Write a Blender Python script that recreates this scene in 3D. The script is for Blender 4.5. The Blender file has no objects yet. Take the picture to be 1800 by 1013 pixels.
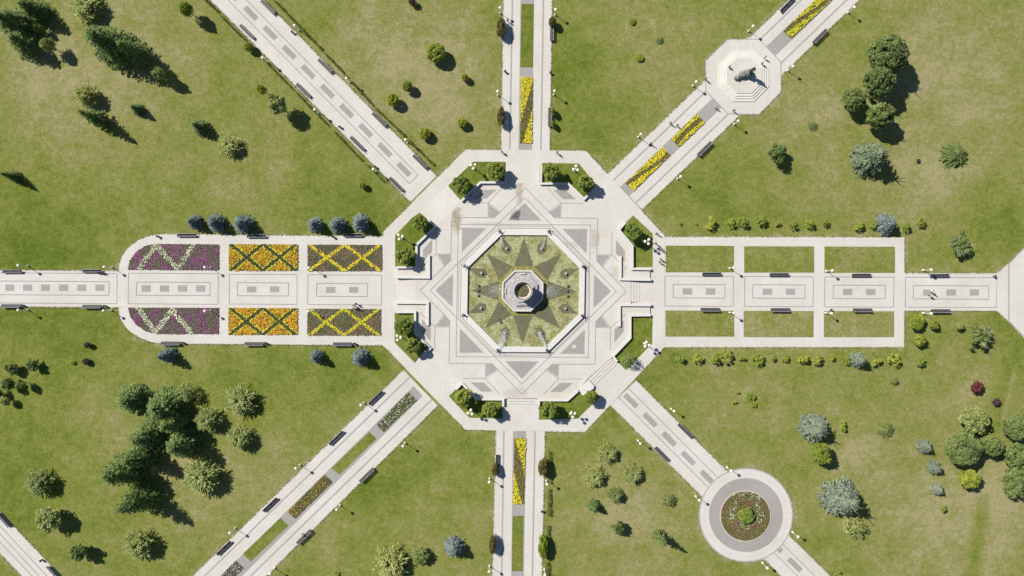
import bpy, math, random
import numpy as np
from mathutils import Vector, noise, Matrix
random.seed(7); RNG = np.random.default_rng(7)
scene = bpy.context.scene
COL = scene.collection
# ------------------------------------------------------------------ camera, sky, sun, exposure
S = 0.13                      # metres of ground per photo pixel
CX, CY = 900.0, 506.5
H = 175.5
cam = bpy.data.cameras.new("camera"); cam_o = bpy.data.objects.new("camera", cam); COL.objects.link(cam_o)
cam.lens = 27.0; cam.sensor_width = 36.0; cam.clip_end = 6000; cam.clip_start = 1.0
cam_o.location = (0, 0, H); cam_o.rotation_euler = (0, 0, 0)
scene.camera = cam_o
ELEV = math.radians(46); AZ = math.radians(34)
to_sun = Vector((-math.cos(AZ)*math.cos(ELEV), math.sin(AZ)*math.cos(ELEV), math.sin(ELEV)))
w = bpy.data.worlds.new("World"); scene.world = w; w.use_nodes = True
nt = w.node_tree; bg = nt.nodes["Background"]
sky = nt.nodes.new("ShaderNodeTexSky"); sky.sky_type = 'NISHITA'; sky.sun_disc = False
sky.sun_elevation = ELEV; sky.sun_rotation = math.atan2(to_sun.x, to_sun.y)
nt.links.new(sky.outputs[0], bg.inputs[0]); bg.inputs[1].default_value = 0.062
sky.air_density = 1.0; sky.dust_density = 0.4; sky.ozone_density = 3.5
sl = bpy.data.lights.new("sun", 'SUN'); sl.energy = 4.9; sl.angle = math.radians(0.5); sl.color = (1, 0.945, 0.86)
so = bpy.data.objects.new("sun", sl); COL.objects.link(so)
so.rotation_euler = (-to_sun).to_track_quat('-Z', 'Y').to_euler(); so.location = (0, 0, 120)
scene.view_settings.view_transform = 'Standard'; scene.view_settings.look = 'None'
scene.view_settings.exposure = 0.2; scene.view_settings.gamma = 1.0

def W(px, py): return ((px-CX)*S, (CY-py)*S)
def base_of(px, py, h):                      # ground point of a thing whose look at height h is seen at (px,py)
    k = 1 - h/H
    return W(CX+(px-CX)*k, CY+(py-CY)*k)
# fountain plaza frame (plan slightly turned against the picture)
FX, FY = 919.8, 511.5
def P(a, b): return (FX + a - 0.0165*b, FY + b + 0.0054*a)

# ------------------------------------------------------------------ materials
def lin(c):
    return tuple(((x/255)/12.92 if x/255 <= .04045 else ((x/255+.055)/1.055)**2.4) for x in c) + (1,)
def newmat(name):
    m = bpy.data.materials.new(name); m.use_nodes = True
    t = m.node_tree; b = t.nodes["Principled BSDF"]
    return m, t, b
def nd(t, kind, **kw):
    n = t.nodes.new(kind)
    for k, v in kw.items(): setattr(n, k, v)
    return n
def mixc(t, fac, a, b, bt='MIX'):
    n = nd(t, "ShaderNodeMix", data_type='RGBA', blend_type=bt)
    for i, v in ((0, fac), (6, a), (7, b)):
        if hasattr(v, 'is_linked') or hasattr(v, 'links'): t.links.new(v, n.inputs[i])
        else: n.inputs[i].default_value = v
    return n.outputs[2]
def noisen(t, vec, scale, detail=4, rough=.6):
    n = nd(t, "ShaderNodeTexNoise"); n.inputs["Scale"].default_value = scale
    n.inputs["Detail"].default_value = detail; n.inputs["Roughness"].default_value = rough
    if vec is not None: t.links.new(vec, n.inputs["Vector"])
    return n.outputs["Fac"]
def ramp(t, fac, lo, hi):
    n = nd(t, "ShaderNodeMapRange"); t.links.new(fac, n.inputs[0])
    n.inputs[1].default_value = lo; n.inputs[2].default_value = hi
    return n.outputs[0]
def math_(t, op, a, b=None):
    n = nd(t, "ShaderNodeMath", operation=op)
    for i, v in ((0, a), (1, b)):
        if v is None: continue
        if hasattr(v, 'links'): t.links.new(v, n.inputs[i])
        else: n.inputs[i].default_value = v
    return n.outputs[0]

def simple(name, col, rough=.7, var=.15, scale=3.0, metal=0.0, coords='Object'):
    m, t, b = newmat(name)
    tc = nd(t, "ShaderNodeTexCoord")
    f = noisen(t, tc.outputs[coords], scale, 5)
    f = ramp(t, f, .3, .7)
    lo = tuple(x*(1-var) for x in col[:3])+(1,); hi = tuple(min(1, x*(1+var)) for x in col[:3])+(1,)
    t.links.new(mixc(t, f, lo, hi), b.inputs["Base Color"])
    b.inputs["Roughness"].default_value = rough; b.inputs["Metallic"].default_value = metal
    return m

def paving(name, c1, c2, cm, tile=(.8, .8), mortar=.03, stains=(), stainc=None, offset=0.0, blot=.5):
    m, t, b = newmat(name)
    uv = nd(t, "ShaderNodeUVMap")
    geo = nd(t, "ShaderNodeNewGeometry"); pos = geo.outputs["Position"]
    br = nd(t, "ShaderNodeTexBrick"); t.links.new(uv.outputs[0], br.inputs["Vector"])
    br.offset = offset; br.squash = 1.0
    br.inputs["Color1"].default_value = c1; br.inputs["Color2"].default_value = c2; br.inputs["Mortar"].default_value = cm
    br.inputs["Scale"].default_value = 1; br.inputs["Mortar Size"].default_value = mortar
    br.inputs["Mortar Smooth"].default_value = .3; br.inputs["Bias"].default_value = -.1
    br.inputs["Brick Width"].default_value = tile[0]; br.inputs["Row Height"].default_value = tile[1]
    n1 = ramp(t, noisen(t, pos, .11, 6, .65), .35, .7)
    n2 = ramp(t, noisen(t, pos, 1.3, 5, .7), .35, .75)
    c = mixc(t, math_(t, 'MULTIPLY', n1, blot), br.outputs["Color"], (.78, .74, .66, 1), 'MULTIPLY')
    c = mixc(t, math_(t, 'MULTIPLY', n2, .35), c, (.78, .77, .74, 1), 'MULTIPLY')
    for (sx, sy, rx, ry, amt) in stains:
        wx, wy = W(sx, sy)
        vm = nd(t, "ShaderNodeVectorMath", operation='SUBTRACT'); t.links.new(pos, vm.inputs[0]); vm.inputs[1].default_value = (wx, wy, 0)
        vs = nd(t, "ShaderNodeVectorMath", operation='MULTIPLY'); t.links.new(vm.outputs[0], vs.inputs[0]); vs.inputs[1].default_value = (1/(rx*S), 1/(ry*S), 0)
        ln = nd(t, "ShaderNodeVectorMath", operation='LENGTH'); t.links.new(vs.outputs[0], ln.inputs[0])
        nn = noisen(t, pos, .9, 5, .7)
        d = math_(t, 'ADD', ln.outputs["Value"], math_(t, 'MULTIPLY', math_(t, 'SUBTRACT', nn, .5), 2.4))
        mk = nd(t, "ShaderNodeMapRange"); t.links.new(d, mk.inputs[0]); mk.inputs[1].default_value = 1.0; mk.inputs[2].default_value = .55
        mk.inputs[3].default_value = 0; mk.inputs[4].default_value = amt
        c = mixc(t, mk.outputs[0], c, stainc or (.56, .48, .38, 1), 'MULTIPLY')
    t.links.new(c, b.inputs["Base Color"]); b.inputs["Roughness"].default_value = .85
    return m

STAINS = [(803, 388, 11, 24, .9), (913, 340, 7, 24, .6), (916, 312, 9, 18, .35), (1046, 420, 9, 22, .45), (1085, 480, 16, 14, .3), (910, 690, 26, 14, .35),
          (860, 395, 45, 5, .3), (1000, 430, 40, 6, .3), (1216, 535, 3, 14, .5), (1300, 530, 9, 18, .4), (906, 378, 9, 12, .9)]
PV = paving("pale_paving", (.615, .597, .56, 1), (.59, .572, .54, 1), (.555, .53, .485, 1), (.85, .85), .03)
PVP = paving("plaza_paving", (.615, .597, .56, 1), (.595, .577, .54, 1), (.52, .495, .45, 1), (.8, .8), .022, STAINS)
PVG = paving("grey_granite_paving", (.35, .34, .33, 1), (.33, .32, .31, 1), (.285, .275, .265, 1), (.5, .5), .02, [(906, 378, 10, 12, .95), (1010, 605, 5, 5, 0)], (.3, .29, .3, 1))
PVD = simple("dark_joint", (.27, .255, .24), .9, .15, 2)
PVS = simple("grey_strip", (.33, .315, .305), .9, .12, 1)
PVK = simple("pale_kerb", (.50, .46, .40), .85, .2, 2)
WALLC = simple("white_wall_cap", (.61, .60, .575), .6, .08, 2)
WALLB = simple("wall_stone", (.50, .49, .47), .8, .15, 3)
STONE = simple("weathered_stone", (.40, .385, .385), .8, .22, 1.5)
ROCK = simple("rough_rock", (.24, .235, .225), .95, .45, 1.2)
BRONZE = simple("dark_bronze", (.07, .105, .115), .45, .3, 5, .6)
LAMPW = simple("white_lamp_paint", (.8, .79, .74), .4, .05, 2)
GLOBE = simple("opal_globe", (.86, .83, .70), .25, .03, 2)
BENCH = simple("dark_bench_slats", (.075, .07, .075), .55, .25, 6)
BENCHT = simple("pale_rail", (.34, .36, .40), .5, .1, 3)
BENCHB = simple("bench_frame", (.42, .43, .44), .5, .1, 3)
BIN = simple("bin_metal", (.09, .095, .10), .5, .2, 4)
BARK = simple("bark", (.13, .10, .07), .95, .3, 6)
SOIL = simple("bed_foliage", (.05, .06, .025), .95, .5, 5)
SOILB = simple("bed_brown_foliage", (.10, .075, .045), .95, .5, 5)
DEADWOOD = simple("bare_wood", (.42, .38, .34), .9, .2, 5)

def leafmat(name, ca, cb, trans=.25, rough=.6):
    m, t, b = newmat(name)
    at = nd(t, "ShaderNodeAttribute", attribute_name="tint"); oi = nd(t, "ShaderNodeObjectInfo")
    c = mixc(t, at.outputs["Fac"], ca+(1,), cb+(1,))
    hsv = nd(t, "ShaderNodeHueSaturation"); t.links.new(c, hsv.inputs["Color"])
    mr = nd(t, "ShaderNodeMapRange"); t.links.new(oi.outputs["Random"], mr.inputs[0]); mr.inputs[3].default_value = .485; mr.inputs[4].default_value = .515
    t.links.new(mr.outputs[0], hsv.inputs["Hue"])
    mr2 = nd(t, "ShaderNodeMapRange"); t.links.new(oi.outputs["Random"], mr2.inputs[0]); mr2.inputs[3].default_value = 1.18; mr2.inputs[4].default_value = .85
    t.links.new(mr2.outputs[0], hsv.inputs["Value"])
    b.inputs["Roughness"].default_value = rough; t.links.new(hsv.outputs[0], b.inputs["Base Color"])
    tr = nd(t, "ShaderNodeBsdfTranslucent"); t.links.new(hsv.outputs[0], tr.inputs[0])
    ms = nd(t, "ShaderNodeMixShader"); ms.inputs[0].default_value = trans
    t.links.new(b.outputs[0], ms.inputs[1]); t.links.new(tr.outputs[0], ms.inputs[2])
    t.links.new(ms.outputs[0], t.nodes["Material Output"].inputs[0])
    return m
LM = {
 'maple': leafmat("maple_leaves", (.10, .15, .02), (.32, .39, .06)),
 'dark': leafmat("dark_green_leaves", (.075, .125, .03), (.24, .32, .08)),
 'grove': leafmat("grove_needles", (.085, .145, .035), (.27, .36, .095)),
 'sgreen': leafmat("grey_green_needles", (.13, .18, .10), (.32, .39, .23)),
 'pine': leafmat("pine_needles", (.085, .13, .032), (.25, .32, .09)),
 'blue': leafmat("blue_spruce_needles", (.09, .135, .125), (.31, .38, .355)),
 'silver': leafmat("silver_green_needles", (.14, .18, .12), (.34, .40, .29)),
 'willow': leafmat("pale_feathery_leaves", (.17, .22, .05), (.47, .52, .18), .3),
 'yellow': leafmat("yellow_green_leaves", (.165, .225, .02), (.43, .48, .06), .35),
 'globe': leafmat("clipped_globe_leaves", (.15, .21, .014), (.40, .45, .035)),
 'purple': leafmat("purple_leaves", (.04, .02, .03), (.11, .05, .06), .1),
 'red': leafmat("red_leaves", (.07, .018, .014), (.17, .045, .035), .1),
 'hedge': leafmat("hedge_leaves", (.07, .12, .02), (.20, .27, .05)),
 'brown': leafmat("bronze_green_leaves", (.10, .085, .02), (.24, .19, .04)),
}
def flowermat(name, a, b): return leafmat(name, a, b, .2, .7)
FM = {
 'yellow': flowermat("yellow_flowers", (.62, .55, .01), (.88, .80, .05)),
 'orange': flowermat("orange_flowers", (.62, .30, .01), (.80, .48, .015)),
 'purple': flowermat("purple_flowers", (.17, .055, .13), (.38, .12, .29)),
 'mauve': flowermat("mauve_foliage", (.13, .095, .10), (.33, .24, .25)),
 'white': flowermat("white_flowers", (.55, .60, .38), (.85, .86, .70)),
 'green': flowermat("bed_leaves", (.06, .09, .02), (.18, .22, .06)),
 'darkgreen': flowermat("dark_bed_leaves", (.035, .045, .015), (.10, .11, .04)),
 'russet': flowermat("russet_leaves", (.17, .11, .05), (.34, .24, .12)),
 'olive': flowermat("olive_leaves", (.13, .12, .02), (.28, .23, .03)),
 'red': flowermat("red_flowers", (.17, .065, .03), (.32, .13, .07)),
}
def grassmat():
    m, t, b = newmat("mown_grass")
    geo = nd(t, "ShaderNodeNewGeometry"); pos = geo.outputs["Position"]
    at = nd(t, "ShaderNodeAttribute", attribute_name="dry")
    a = noisen(t, pos, .16, 8, .7); a2 = noisen(t, pos, .75, 6, .75); a3 = noisen(t, pos, 3.2, 4, .8)
    d = math_(t, 'ADD', at.outputs["Fac"], math_(t, 'MULTIPLY', math_(t, 'SUBTRACT', a, .5), 1.25))
    d = math_(t, 'ADD', d, math_(t, 'MULTIPLY', math_(t, 'SUBTRACT', a2, .5), 1.3))
    d = math_(t, 'ADD', d, math_(t, 'MULTIPLY', math_(t, 'SUBTRACT', a3, .5), 1.1))
    cr = nd(t, "ShaderNodeValToRGB"); t.links.new(d, cr.inputs[0])
    e = cr.color_ramp.elements
    e[0].position = 0; e[0].color = (.088, .134, .014, 1)
    e[1].position = 1; e[1].color = (.33, .298, .17, 1)
    for p_, c_ in ((.3, (.142, .180, .030, 1)), (.55, (.200, .220, .054, 1)), (.8, (.258, .248, .100, 1))):
        x = cr.color_ramp.elements.new(p_); x.color = c_
    f = ramp(t, noisen(t, pos, 6.5, 3, .8), .3, .7)
    c = mixc(t, f, (.60, .62, .55, 1), (1.32, 1.30, 1.3, 1)); c = mixc(t, 1.0, cr.outputs[0], c, 'MULTIPLY')
    g = ramp(t, noisen(t, pos, 1.7, 5, .8), .32, .7)
    c2 = mixc(t, g, (.74, .77, .68, 1), (1.18, 1.17, 1.16, 1)); c = mixc(t, 1.0, c, c2, 'MULTIPLY')
    sp = nd(t, "ShaderNodeTexVoronoi"); sp.inputs["Scale"].default_value = .28; t.links.new(pos, sp.inputs["Vector"])
    sm = nd(t, "ShaderNodeMapRange"); t.links.new(sp.outputs["Distance"], sm.inputs[0]); sm.inputs[1].default_value = .03; sm.inputs[2].default_value = .015
    sm.inputs[3].default_value = 0.; sm.inputs[4].default_value = .6
    c = mixc(t, sm.outputs[0], c, (.6, .55, .4, 1))
    t.links.new(c, b.inputs["Base Color"]); b.inputs["Roughness"].default_value = 1.0
    b.inputs["Specular IOR Level"].default_value = .1
    bp = nd(t, "ShaderNodeBump"); bp.inputs["Strength"].default_value = .6; bp.inputs["Distance"].default_value = .12
    t.links.new(noisen(t, pos, 5, 4, .8), bp.inputs["Height"]); t.links.new(bp.outputs[0], b.inputs["Normal"])
    return m
GRASS = grassmat()

# ------------------------------------------------------------------ mesh helpers
class MB:
    def __init__(s): s.v = []; s.f = []; s.m = []; s.a = []
    def face(s, pts, mi=0, ang=0.0):
        i = len(s.v); s.v.extend(pts); s.f.append(tuple(range(i, i+len(pts)))); s.m.append(mi); s.a.append(ang)
    def prism(s, poly, z0, z1, mi=0, ang=0.0, side=None):
        n = len(poly); ar = sum(poly[i][0]*poly[(i+1) % n][1]-poly[(i+1) % n][0]*poly[i][1] for i in range(n))
        if ar < 0: poly = poly[::-1]
        s.face([(x, y, z1) for x, y in poly], mi, ang)
        for i in range(n):
            a, b = poly[i], poly[(i+1) % n]
            s.face([(a[0], a[1], z0), (b[0], b[1], z0), (b[0], b[1], z1), (a[0], a[1], z1)], mi if side is None else side, ang)
    def sheet(s, poly, z, mi=0, ang=0.0):
        n = len(poly); ar = sum(poly[i][0]*poly[(i+1) % n][1]-poly[(i+1) % n][0]*poly[i][1] for i in range(n))
        if ar < 0: poly = poly[::-1]
        s.face([(x, y, z) for x, y in poly], mi, ang)
    def line(s, p, q, wd, z, mi=0):
        p = Vector(p); q = Vector(q); d = (q-p).normalized(); n = Vector((-d.y, d.x))*wd/2
        s.sheet([tuple(p+n), tuple(q+n), tuple(q-n), tuple(p-n)], z, mi)
    def ring(s, out, inn, z0, z1, mi=0):
        n = len(out)
        for i in range(n):
            j = (i+1) % n; a, b, c, d = out[i], out[j], inn[j], inn[i]
            s.face([(a[0], a[1], z1), (b[0], b[1], z1), (c[0], c[1], z1), (d[0], d[1], z1)], mi)
            s.face([(a[0], a[1], z0), (b[0], b[1], z0), (b[0], b[1], z1), (a[0], a[1], z1)], mi)
            s.face([(d[0], d[1], z0), (c[0], c[1], z0), (c[0], c[1], z1), (d[0], d[1], z1)], mi)
    def box(s, c, d, rot=0.0, mi=0, tilt=0.0):
        cx, cy, cz = c; dx, dy, dz = (x/2 for x in d); R = Matrix.Rotation(rot, 3, 'Z') @ Matrix.Rotation(tilt, 3, 'X')
        P_ = [R @ Vector((sx*dx, sy*dy, sz*dz))+Vector(c) for sx in (-1, 1) for sy in (-1, 1) for sz in (-1, 1)]
        i = len(s.v); s.v.extend(tuple(p) for p in P_)
        for q in ((0, 1, 3, 2), (4, 6, 7, 5), (0, 4, 5, 1), (2, 3, 7, 6), (0, 2, 6, 4), (1, 5, 7, 3)):
            s.f.append(tuple(i+k for k in q)); s.m.append(mi); s.a.append(0)
    def tube(s, p, q, r0, r1, n=8, mi=0):
        p = Vector(p); q = Vector(q); d = (q-p).normalized(); u = d.orthogonal().normalized(); v = d.cross(u); i = len(s.v)
        for k in range(n):
            c, sn = math.cos(2*math.pi*k/n), math.sin(2*math.pi*k/n)
            s.v.append(tuple(p+(u*c+v*sn)*r0)); s.v.append(tuple(q+(u*c+v*sn)*r1))
        for k in range(n):
            a = i+2*k; b = i+2*((k+1) % n); s.f.append((a, b, b+1, a+1)); s.m.append(mi); s.a.append(0)
        s.f.append(tuple(i+2*k+1 for k in range(n))); s.m.append(mi); s.a.append(0)
        s.f.append(tuple(i+2*k for k in range(n))[::-1]); s.m.append(mi); s.a.append(0)
    def lathe(s, prof, n=32, mi=0, c=(0, 0, 0)):
        i = len(s.v)
        for r, z in prof:
            for k in range(n): s.v.append((c[0]+r*math.cos(2*math.pi*k/n), c[1]+r*math.sin(2*math.pi*k/n), c[2]+z))
        for j in range(len(prof)-1):
            for k in range(n):
                a = i+j*n+k; b = i+j*n+(k+1) % n; s.f.append((a, b, b+n, a+n)); s.m.append(mi); s.a.append(0)
    def build(s, name, mats, parent=None, loc=None, smooth=False, uv=False):
        me = bpy.data.meshes.new(name); me.from_pydata(s.v, [], s.f)
        for m in (mats if isinstance(mats, (list, tuple)) else [mats]): me.materials.append(m)
        me.polygons.foreach_set("material_index", s.m)
        if uv:
            l = me.uv_layers.new(name="UVMap"); data = l.data
            for p in me.polygons:
                a = s.a[p.index]; c, sn = math.cos(a), math.sin(a)
                for li in p.loop_indices:
                    x, y, z = me.vertices[me.loops[li].vertex_index].co
                    data[li].uv = (x*c+y*sn+500, -x*sn+y*c+500)
        if smooth: me.polygons.foreach_set("use_smooth", [True]*len(me.polygons))
        o = bpy.data.objects.new(name, me); COL.objects.link(o); o.parent = parent
        if loc: o.location = loc
        return o
def tag(o, label=None, cat=None, group=None, kind=None):
    if label: o["label"] = label
    if cat: o["category"] = cat
    if group: o["group"] = group
    if kind: o["kind"] = kind
    return o
def empty(name, loc, rz=0.0):
    o = bpy.data.objects.new(name, None); COL.objects.link(o); o.location = loc; o.rotation_euler = (0, 0, rz); o.empty_display_size = .3
    return o
def copy_tree(o, parent=None):
    c = o.copy(); COL.objects.link(c); c.parent = parent
    for ch in o.children: copy_tree(ch, c)
    return c
def WP(pts): return [W(*p) for p in pts]
def offset_polyline(pts, wd):
    P_ = [Vector(p) for p in pts]; L = []; R = []
    for i, p in enumerate(P_):
        d1 = (p-P_[i-1]).normalized() if i > 0 else None
        d2 = (P_[i+1]-p).normalized() if i < len(P_)-1 else None
        if d1 is None: d1 = d2
        if d2 is None: d2 = d1
        n1 = Vector((-d1.y, d1.x)); n2 = Vector((-d2.y, d2.x)); n = (n1+n2).normalized(); k = wd/2/max(.35, n.dot(n1))
        L.append(tuple(p+n*k)); R.append(tuple(p-n*k))
    return L + R[::-1]
def octa(ap, rot=0.0, n=8):
    r = ap/math.cos(math.pi/n)
    return [(r*math.sin(math.radians(22.5+45*k)+rot), -r*math.cos(math.radians(22.5+45*k)+rot)) for k in range(8)]
def PW(pts): return [W(*P(a, b)) for a, b in pts]

# ------------------------------------------------------------------ ground
RING = [(818, 263), (1030, 265), (1168, 414), (1168, 611), (1028, 760), (818, 756), (673, 607), (673, 408)]
NWP = [(425, -40), (329, -40), (721, 356), (768, 309)]
NEP = [(1427, -40), (1553, -40), (1129, 369), (1067, 306)]
NP = [(884.5, -40), (971.5, -40), (967, 266), (880, 266)]
SP = [(871, 757), (958.5, 758), (952, 1060), (863.5, 1060)]
SWP = [(708.7, 650), (770, 713.5), (421, 1060), (289, 1060)]
SEP = [(1119, 668.5), (1072, 712.5), (1260, 900), (1300, 850)]
SEP2 = [(1360, 914), (1311, 952), (1420, 1060), (1508, 1060)]
WPATH = [(-60, 474), (215, 475.5), (215, 541.5), (-60, 539)]
loop = [(690, 414.5), (450, 413), (290, 411)] + [(208+ (290-208)*(1-math.sin(t)), 475-64*(1-math.cos(t)) if False else 475-64*math.cos(t)) for t in [math.pi/2*k/8 for k in range(0, 9)]][::1]
def arc(cx, cy, rx, ry, a0, a1, n=10):
    return [(cx+rx*math.cos(math.radians(a0+(a1-a0)*k/n)), cy+ry*math.sin(math.radians(a0+(a1-a0)*k/n))) for k in range(n+1)]
LOOP = [(690, 415), (450, 413)] + arc(288, 475, 80, 64, -90, -180) + arc(292, 542, 84, 63, 180, 90) + [(450, 606), (690, 608)]
EBLK = [(1165, 416), (1590, 416.5), (1590, 480), (1752, 480), (1752, 547), (1589.5, 547), (1589.5, 611), (1165, 611)]
EPLZ = [(1752, 480), (1775, 460), (1900, 332), (1900, 700), (1772, 566), (1752, 547)]
BLP = [(-60, 835), (-60, 911), (83, 1060), (153, 1060)]
OCT2 = [(1278.9, 69), (1334, 69.6), (1372.5, 109), (1373, 162), (1334, 202), (1279, 200), (1240.5, 160), (1239.6, 107)]
CIRC = [(1311+83.3*math.cos(2*math.pi*k/72), 905.5+83.3*math.sin(2*math.pi*k/72)) for k in range(72)]
ALLP = [RING, NWP, NEP, NP, SP, SWP, SEP, SEP2, WPATH, LOOP, EBLK, EPLZ, BLP, OCT2, CIRC]

def ground():
    xs = np.concatenate([[-3000, -600, -220], np.arange(-135, 135.1, .8), [220, 600, 3000]])
    ys = np.concatenate([[-3000, -600, -160], np.arange(-80, 80.1, .8), [160, 600, 3000]])
    nx, ny = len(xs), len(ys)
    X, Y = np.meshgrid(xs, ys); X = X.ravel(); Y = Y.ravel()
    px = X/S+CX; py = CY-Y/S
    dry = np.full(len(X), .565)+.05*np.clip((px-900)/900, -.5, 1)
    blobs = [(120, 190, 130, .28), (60, 90, 90, .2), (260, 60, 110, .25), (640, 60, 130, .22), (780, 180, 90, .30), (830, 60, 60, .2), (700, 110, 90, .15), (1700, 150, 130, .2), (1600, 110, 90, .22),
      (1640, 320, 70, .28), (1420, 190, 70, .25), (1120, 70, 90, .16), (400, 310, 90, .14), (470, 300, 60, .1), (190, 740, 90, .15), (450, 830, 80, .22), (340, 900, 70, .18), (1690, 960, 110, .25),
      (1620, 860, 80, .2), (1500, 800, 50, .35), (1770, 880, 60, .40), (1250, 730, 80, .12), (1070, 880, 80, .22), (1140, 940, 90, .2), (650, 730, 60, .12), (560, 960, 50, .15), (760, 900, 90, .12), (1200, 130, 60, .1),
      (1700, 700, 50, .25), (240, 320, 90, .10), (120, 520, 40, .10), (1480, 330, 80, .1), (1400, 900, 30, .12), (1230, 572, 22, .2), (1350, 575, 35, .30), (1475, 570, 30, .25), (1250, 590, 60, .15), (330, 820, 40, .3), (1395, 730, 50, .1),
      (70, 420, 130, -.3), (120, 590, 80, -.22), (20, 500, 60, -.25), (60, 760, 80, -.16), (620, 640, 70, -.22), (480, 630, 80, -.12), (560, 340, 80, -.14), (650, 380, 60, -.22), (1010, 110, 55, -.34), (1040, 220, 60, -.22),
      (1750, 390, 55, -.35), (700, 830, 60, -.28), (640, 870, 60, -.15), (430, 700, 60, -.1), (1000, 700, 60, -.2), (1150, 690, 60, -.25), (1270, 355, 70, -.2), (560, 30, 50, -.18), (900, 200, 20, -.2), (860, 50, 40, -.2), (1790, 560, 60, -.30),
      (1250, 560, 28, -.2), (820, 800, 60, -.12), (1300, 60, 70, -.05), (1540, 60, 60, -.12), (1650, 760, 50, -.05), (1560, 900, 60, -.02), (20, 880, 70, -.2), (300, 350, 80, -.12), (1040, 790, 40, -.1), (1180, 620, 30, -.15)]
    for bx, by, r, a in blobs: dry += .95*a*np.exp(-((px-bx)**2+(py-by)**2)/(r*r)*.9)
    # worn and lush tracks at the right
    def seg(ax, ay, bx, by):
        vx, vy = bx-ax, by-ay; t = np.clip(((px-ax)*vx+(py-ay)*vy)/(vx*vx+vy*vy), 0, 1)
        return np.hypot(px-ax-t*vx, py-ay-t*vy)
    dry += .35*np.exp(-(seg(1786, 640, 1762, 740)/3.5)**2) - .2*np.exp(-(seg(1778, 640, 1752, 740)/14)**2) - .4*np.exp(-(seg(1728, 880, 1706, 1040)/13)**2)
    d = np.full(len(X), 1e9)
    for poly in ALLP:
        for i in range(len(poly)):
            a, b = poly[i], poly[(i+1) % len(poly)]; d = np.minimum(d, seg(a[0], a[1], b[0], b[1]))
    dry += .32*np.exp(-(d/5)**2)*(.6+.8*np.sin(px*.13)*np.sin(py*.11))
    V = np.stack([X, Y, np.zeros_like(X)], 1)
    I = (np.arange(ny-1)[:, None]*nx+np.arange(nx-1)[None]).ravel()
    F = np.stack([I, I+1, I+nx+1, I+nx], 1)
    me = bpy.data.meshes.new("ground"); me.from_pydata(V.tolist(), [], F.tolist()); me.materials.append(GRASS)
    at = me.attributes.new("dry", 'FLOAT', 'POINT'); at.data.foreach_set("value", dry.astype(np.float32))
    o = bpy.data.objects.new("ground", me); COL.objects.link(o); tag(o, kind='structure')
ground()

def dryattr(o, v):
    at = o.data.attributes.new("dry", 'FLOAT', 'POINT'); at.data.foreach_set("value", [v]*len(o.data.vertices))

MATS = [PV, PVG, PVD, PVS, PVK, PVP]
Z = [0.0]
def zs():
    Z[0] += .002; return Z[0]
def ang(p, q):
    a, b = W(*p), W(*q); return math.atan2(b[1]-a[1], b[0]-a[0])
def L(mb, p, q, wd, z, mi): mb.line(W(*p), W(*q), wd*S, z, mi)
def frame_lines(mb, x0, y0, x1, y1, z, wd=1.3, sk=.006):
    for k, (a, b) in enumerate((((x0, y0), (x1, y0+(x1-x0)*sk)), ((x1, y0+(x1-x0)*sk), (x1-.5, y1+(x1-x0)*sk)), ((x1-.5, y1+(x1-x0)*sk), (x0-.5, y1)), ((x0-.5, y1), (x0, y0)))):
        L(mb, a, b, wd, z+.0015*k, 2)
def rect(mb, cx, cy, l, wd, a, z, mi, uva=None):
    c, s_ = math.cos(a), math.sin(a); pts = []
    for u, v in ((-l/2, -wd/2), (l/2, -wd/2), (l/2, wd/2), (-l/2, wd/2)): pts.append(W(cx+u*c-v*s_, cy+u*s_+v*c))
    mb.sheet(pts, z, mi, -a)
def kerbs(mb, poly, edges, z, inset=1.3, wd=1.4, mi=4):
    for k, (i, j) in enumerate(edges):
        p, q = Vector(poly[i]), Vector(poly[j]); c = sum((Vector(v) for v in poly), Vector((0, 0)))/len(poly)
        d = (q-p).normalized(); n = Vector((-d.y, d.x))
        if n.dot(c-p) < 0: n = -n
        L(mb, tuple(p+n*inset), tuple(q+n*inset), wd, z+.0015*k, mi)
def pbuild(mb): return tag(mb.build("path", MATS, uv=True), kind='structure')

# NW avenue
mb = MB(); a = ang((721, 356), (329, -40)); mb.prism(WP(NWP), -.1, .050, 0, a)
kerbs(mb, NWP, [(1, 2), (3, 0)], .054)
L(mb, (361, -40), (719.8, 323), 1.3, .058, 2); L(mb, (394, -40), (734.8, 308), 1.3, .060, 2); L(mb, (719.8, 323), (734.8, 308), 1.3, .062, 2)
for k in range(10): rect(mb, 710.3-33.65*k, 298-34.3*k, 29, 9.5, math.radians(45.5), .056, 1)
pbuild(mb)
# SE avenue (two stretches)
mb = MB(); a = ang((1119, 668), (1278, 830)); mb.prism(WP(SEP), -.1, .050, 0, a); kerbs(mb, SEP, [(1, 2), (3, 0)], .054)
L(mb, (1104, 682), (1261, 839), 1.3, .058, 2); L(mb, (1086.4, 698), (1243, 855), 1.3, .060, 2)
for k in range(5): rect(mb, 1109+33.6*k, 704.5+33.7*k, 30, 9.5, math.radians(45.5), .056, 1)
pbuild(mb)
mb = MB(); mb.prism(WP(SEP2), -.1, .050, 0, a); kerbs(mb, SEP2, [(1, 2), (3, 0)], .054)
L(mb, (1367, 948), (1480, 1060), 1.3, .058, 2); L(mb, (1348, 960), (1450, 1060), 1.3, .060, 2)
for k in range(-1, 3): rect(mb, 1397+34*k, 993+34*k, 30, 9.5, math.radians(45.5), .056, 1)
pbuild(mb)
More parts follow.
